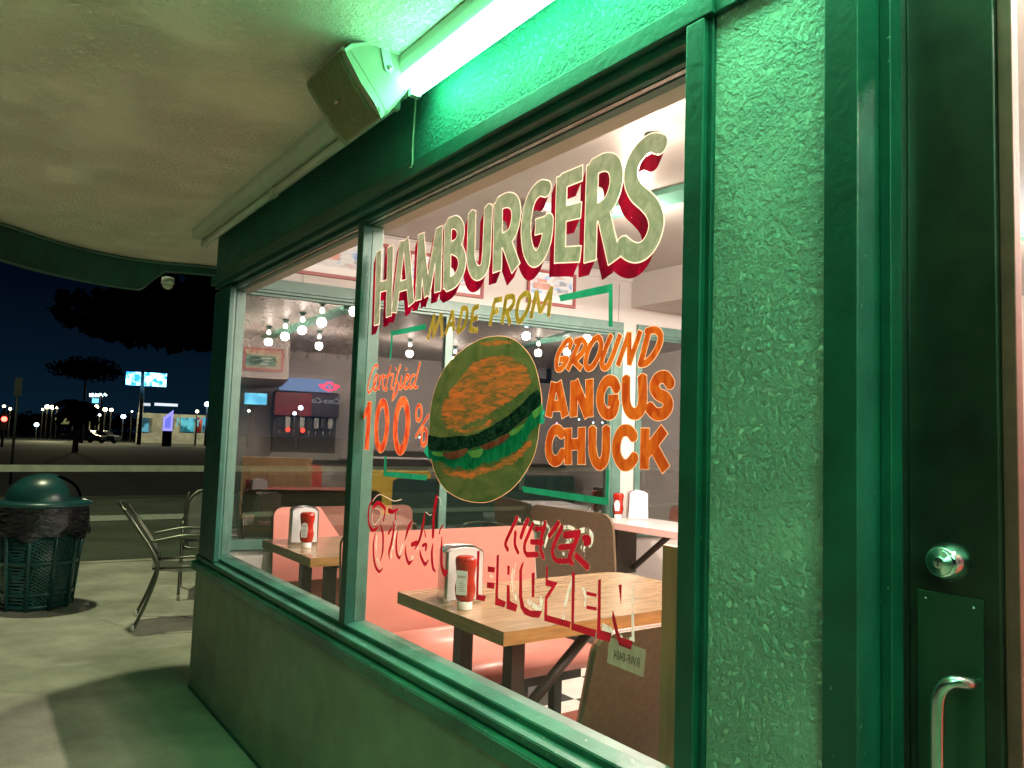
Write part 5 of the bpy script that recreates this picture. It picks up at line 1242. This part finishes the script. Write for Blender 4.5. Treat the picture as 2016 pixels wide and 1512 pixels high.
MB().obox((a[0], a[1], -.16), u_, up, n_v, L_, zb_+.159, .4).build('base', M['black'], pyl)
# street lamps
def lamp(px, py, D, col, s, rad, lab, arm=0):
    rad *= .8; p = FAR(px, py, D); t = thing('street_lamp', lab, 'street lamp', (p[0], p[1], -.16), 'lit lamps along the far street')
    MB().tube([(p[0], p[1], -.16), (p[0], p[1], p[2]-rad)], [.12, .07], 6).build('pole', M['black'], t)
    MB().lathe([(rad*.3, -rad*.6), (rad*.6, -rad*.35), (rad*.7, 0), (rad*.6, rad*.35), (rad*.3, rad*.6)], (p[0], p[1], p[2]), 10).build('lamp_head', emit('lamp_glow', col, s), t)
YL = (1.0, .88, .45); BL = (.55, .8, 1.0); CW = (.9, 1, .8)
L_list = [(8, 800, 120, YL, 6, .35, 'yellow street lamp at the left picture edge'), (20, 805, 120, YL, 6, .32, 'yellow street lamp second from the left edge'),
 (72, 836, 120, BL, 9, .5, 'blue-white lamp low above the dark verge at left'), (84, 806, 125, YL, 4, .3, 'dim yellow lamp beginning the left cluster'), (93, 801, 125, YL, 9, .55, 'broad yellow lamp in the left cluster'), (103, 802, 125, YL, 9, .5, 'yellow lamp in the middle of the left cluster'), (113, 802, 125, YL, 7, .4, 'yellow lamp ending the left cluster'),
 (145, 808, 120, YL, 7, .36, 'single yellow lamp left of the dealer sign'), (190, 801, 120, YL, 9, .5, 'yellow lamp just below the dealer sign panel'), (207, 806, 120, YL, 9, .5, 'yellow lamp right of the dealer sign pole'), (219, 807, 120, YL, 8, .42, 'yellow lamp left of the bluish glow'),
 (243, 820, 120, BL, 12, .55, 'blue-white lamp under the billboard'), (260, 810, 120, CW, 6, .2, 'tiny white lamp right below the billboard'), (388, 810, 100, YL, 5, .35, 'warm wall lamp over the store front'), (408, 796, 100, BL, 16, .55, 'bright blue-white floodlight beside the store'), (418, 797, 100, BL, 12, .3, 'small floodlight at the building corner'),
 (178, 817, 110, CW, 4, .3, 'pale low lamp over the parked cars'), (196, 817, 110, CW, 4, .3, 'pale low lamp right of the parked cars')]
for a_ in L_list: lamp(*a_)
tl = FAR(8, 825, 70); tls = thing('traffic_light', 'red traffic light glowing at the left edge', 'traffic light', (tl[0], tl[1], -.16))
MB().tube([(tl[0], tl[1], -.16), (tl[0], tl[1], tl[2]+.9)], .09, 8).build('pole', M['black'], tls)
MB().box(tl[0]-.0, tl[0]+.25, tl[1]-.2, tl[1]+.2, tl[2]-.8, tl[2]+.35).build('housing', M['black'], tls)
MB().lathe([(.19, 0), (.17, .06), (.06, .1)], (tl[0]+.26, tl[1], tl[2]), 16, 'x').build('red_lens', emit('red_lens', (1, .03, .02), 14), tls)
# parked cars with lights across the street
def far_car(px, py, D, lab, hl):
    p = FAR(px, py, D); zb = -.16; t = thing('parked_car', lab, 'car', (p[0], p[1], zb), 'cars across the street')
    u = _n(np.array([rc[0], rc[1], 0])); n = np.cross(u, up); o = np.array([p[0], p[1], zb])
    MB().prism([(-2.2, .35), (2.2, .35), (2.2, .8), (1.4, .95), (.8, 1.4), (-.9, 1.42), (-1.5, 1.0), (-2.2, .9)], o, u, up, n, 1.7).build('body', mat('far_car_paint', (.05, .055, .06), .25, var=.1), t, bevel=.05)
    for xx in (-1.4, 1.35): MB().tube([o+u*xx+n*.1+up*.34, o+u*xx-n*.1+up*.34], .34, 14).build('wheel', M['black'], t)
    for xx in (-2.1, 2.0): MB().lathe([(.13, 0), (.13, .05)], tuple(o+u*xx-n*.02+up*.68), 10, 'x').build('headlight', emit('headlight_glow', hl, 5), t)
for px, D, lab, hl in [(178, 100, 'parked car under the dealer sign, lights glowing', (1, .9, .6)), (203, 101, 'parked car right of the dealer sign', (1, .95, .7))]:
    far_car(px, 850, D, lab, hl)
# palm / leafy tree silhouettes
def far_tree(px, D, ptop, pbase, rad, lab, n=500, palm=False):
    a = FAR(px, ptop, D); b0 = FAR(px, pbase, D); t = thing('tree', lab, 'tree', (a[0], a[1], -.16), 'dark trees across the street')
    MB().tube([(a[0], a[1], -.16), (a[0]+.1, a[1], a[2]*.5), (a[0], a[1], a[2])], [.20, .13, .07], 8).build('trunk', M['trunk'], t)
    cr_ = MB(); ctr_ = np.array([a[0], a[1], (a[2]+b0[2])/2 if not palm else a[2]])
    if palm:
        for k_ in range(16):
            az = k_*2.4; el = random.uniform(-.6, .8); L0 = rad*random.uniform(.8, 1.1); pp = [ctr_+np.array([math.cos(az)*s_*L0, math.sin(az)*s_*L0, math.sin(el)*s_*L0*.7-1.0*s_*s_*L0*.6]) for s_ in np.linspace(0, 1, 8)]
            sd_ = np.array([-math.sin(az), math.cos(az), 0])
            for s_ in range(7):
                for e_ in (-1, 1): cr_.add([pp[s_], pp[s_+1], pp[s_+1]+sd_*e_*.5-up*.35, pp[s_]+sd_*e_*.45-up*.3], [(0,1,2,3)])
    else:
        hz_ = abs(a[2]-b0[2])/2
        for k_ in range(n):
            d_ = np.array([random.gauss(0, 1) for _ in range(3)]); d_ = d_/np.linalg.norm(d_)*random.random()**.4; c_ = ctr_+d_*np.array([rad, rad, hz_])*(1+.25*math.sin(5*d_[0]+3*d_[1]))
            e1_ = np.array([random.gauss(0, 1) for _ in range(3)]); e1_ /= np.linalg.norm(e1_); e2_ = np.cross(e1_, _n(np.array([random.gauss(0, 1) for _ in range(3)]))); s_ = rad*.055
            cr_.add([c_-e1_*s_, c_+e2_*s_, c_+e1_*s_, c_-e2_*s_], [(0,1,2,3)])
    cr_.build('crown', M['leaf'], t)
ds = FAR(502, 785, 85); dsg = thing('lit_sign', 'cyan lit sign glowing outside, seen through the end glass', 'sign', (ds[0], ds[1], -.16))
far_box(481, 525, 773, 795, 85, .4, 'sign_panel', speckle_emit('cyan_panel', (.1, .5, .8), (.2, .8, 1.1), 1.1, .5), dsg)
MB().tube([(ds[0], ds[1], -.16), (ds[0], ds[1], ds[2]-1)], .15, 6).build('pole', M['black'], dsg)
lamp(592, 803, 90, BL, 14, .45, 'blue-white lamp outside seen through the left pane')
lamp(580, 814, 90, BL, 10, .35, 'lower blue-white lamp outside seen through the left pane')
lamp(490, 809, 100, CW, 8, .28, 'small white lamp outside below the cyan sign')
for k_, (px_, py_) in enumerate([(800, 871), (826, 873), (1096, 833), (1168, 832), (1186, 832), (1140, 826)]):
    lamp(px_, py_-12 if py_ > 860 else py_, 110, (.6, .9, 1) if k_ != 2 else (1, .2, .4), 6, .22, ['first', 'second', 'third', 'fourth', 'fifth', 'sixth'][k_]+' of the tiny lights outside, counted rightwards from the percent sign')
for px_, w_ in ((105, 1600), (205, 1600), (395, 900)):
    p_ = FAR(px_, 815, 104); plight('street_light', p_, w_, (1, .9, .5), .4)
tag(far_box(108, 136, 814, 834, 122, 6, 'low_building', mat('low_wall', (.35, .38, .22), .8)), 'small pale lamp-lit building under the left lamp cluster', 'building')
far_tree(155, 60, 790, 850, 1.4, 'slim palm silhouette standing left of the dealer sign', palm=True)
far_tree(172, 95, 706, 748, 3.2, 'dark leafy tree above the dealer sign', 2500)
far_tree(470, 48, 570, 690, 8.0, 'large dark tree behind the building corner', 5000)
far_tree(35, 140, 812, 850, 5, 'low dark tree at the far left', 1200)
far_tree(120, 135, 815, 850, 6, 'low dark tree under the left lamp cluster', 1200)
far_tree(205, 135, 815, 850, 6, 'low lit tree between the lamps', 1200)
ps = FAR(37, 745, 26); sgn = thing('road_sign', 'dim slim road sign post seen end-on at left', 'sign', (ps[0], ps[1], -.16))
MB().tube([(ps[0], ps[1], -.16), (ps[0], ps[1], ps[2])], .035, 8).build('post', M['dark'], sgn)
MB().obox((ps[0]+.04, ps[1]-.09, ps[2]-.50), (0, 1, 0), (0, 0, 1), (1, 0, 0), .18, .52, .01).build('plate', mat('sign_back', (.03, .04, .025), .6), sgn)
for o_ in list(bpy.data.objects):        # each free street light belongs to the nearest lamp
    if o_.type == 'LIGHT' and o_.parent is None:
        best = min((q for q in bpy.data.objects if q.name.startswith('street_lamp')), key=lambda q: (q.location-o_.location).length)
        o_.location = o_.location-best.location; o_.parent = best
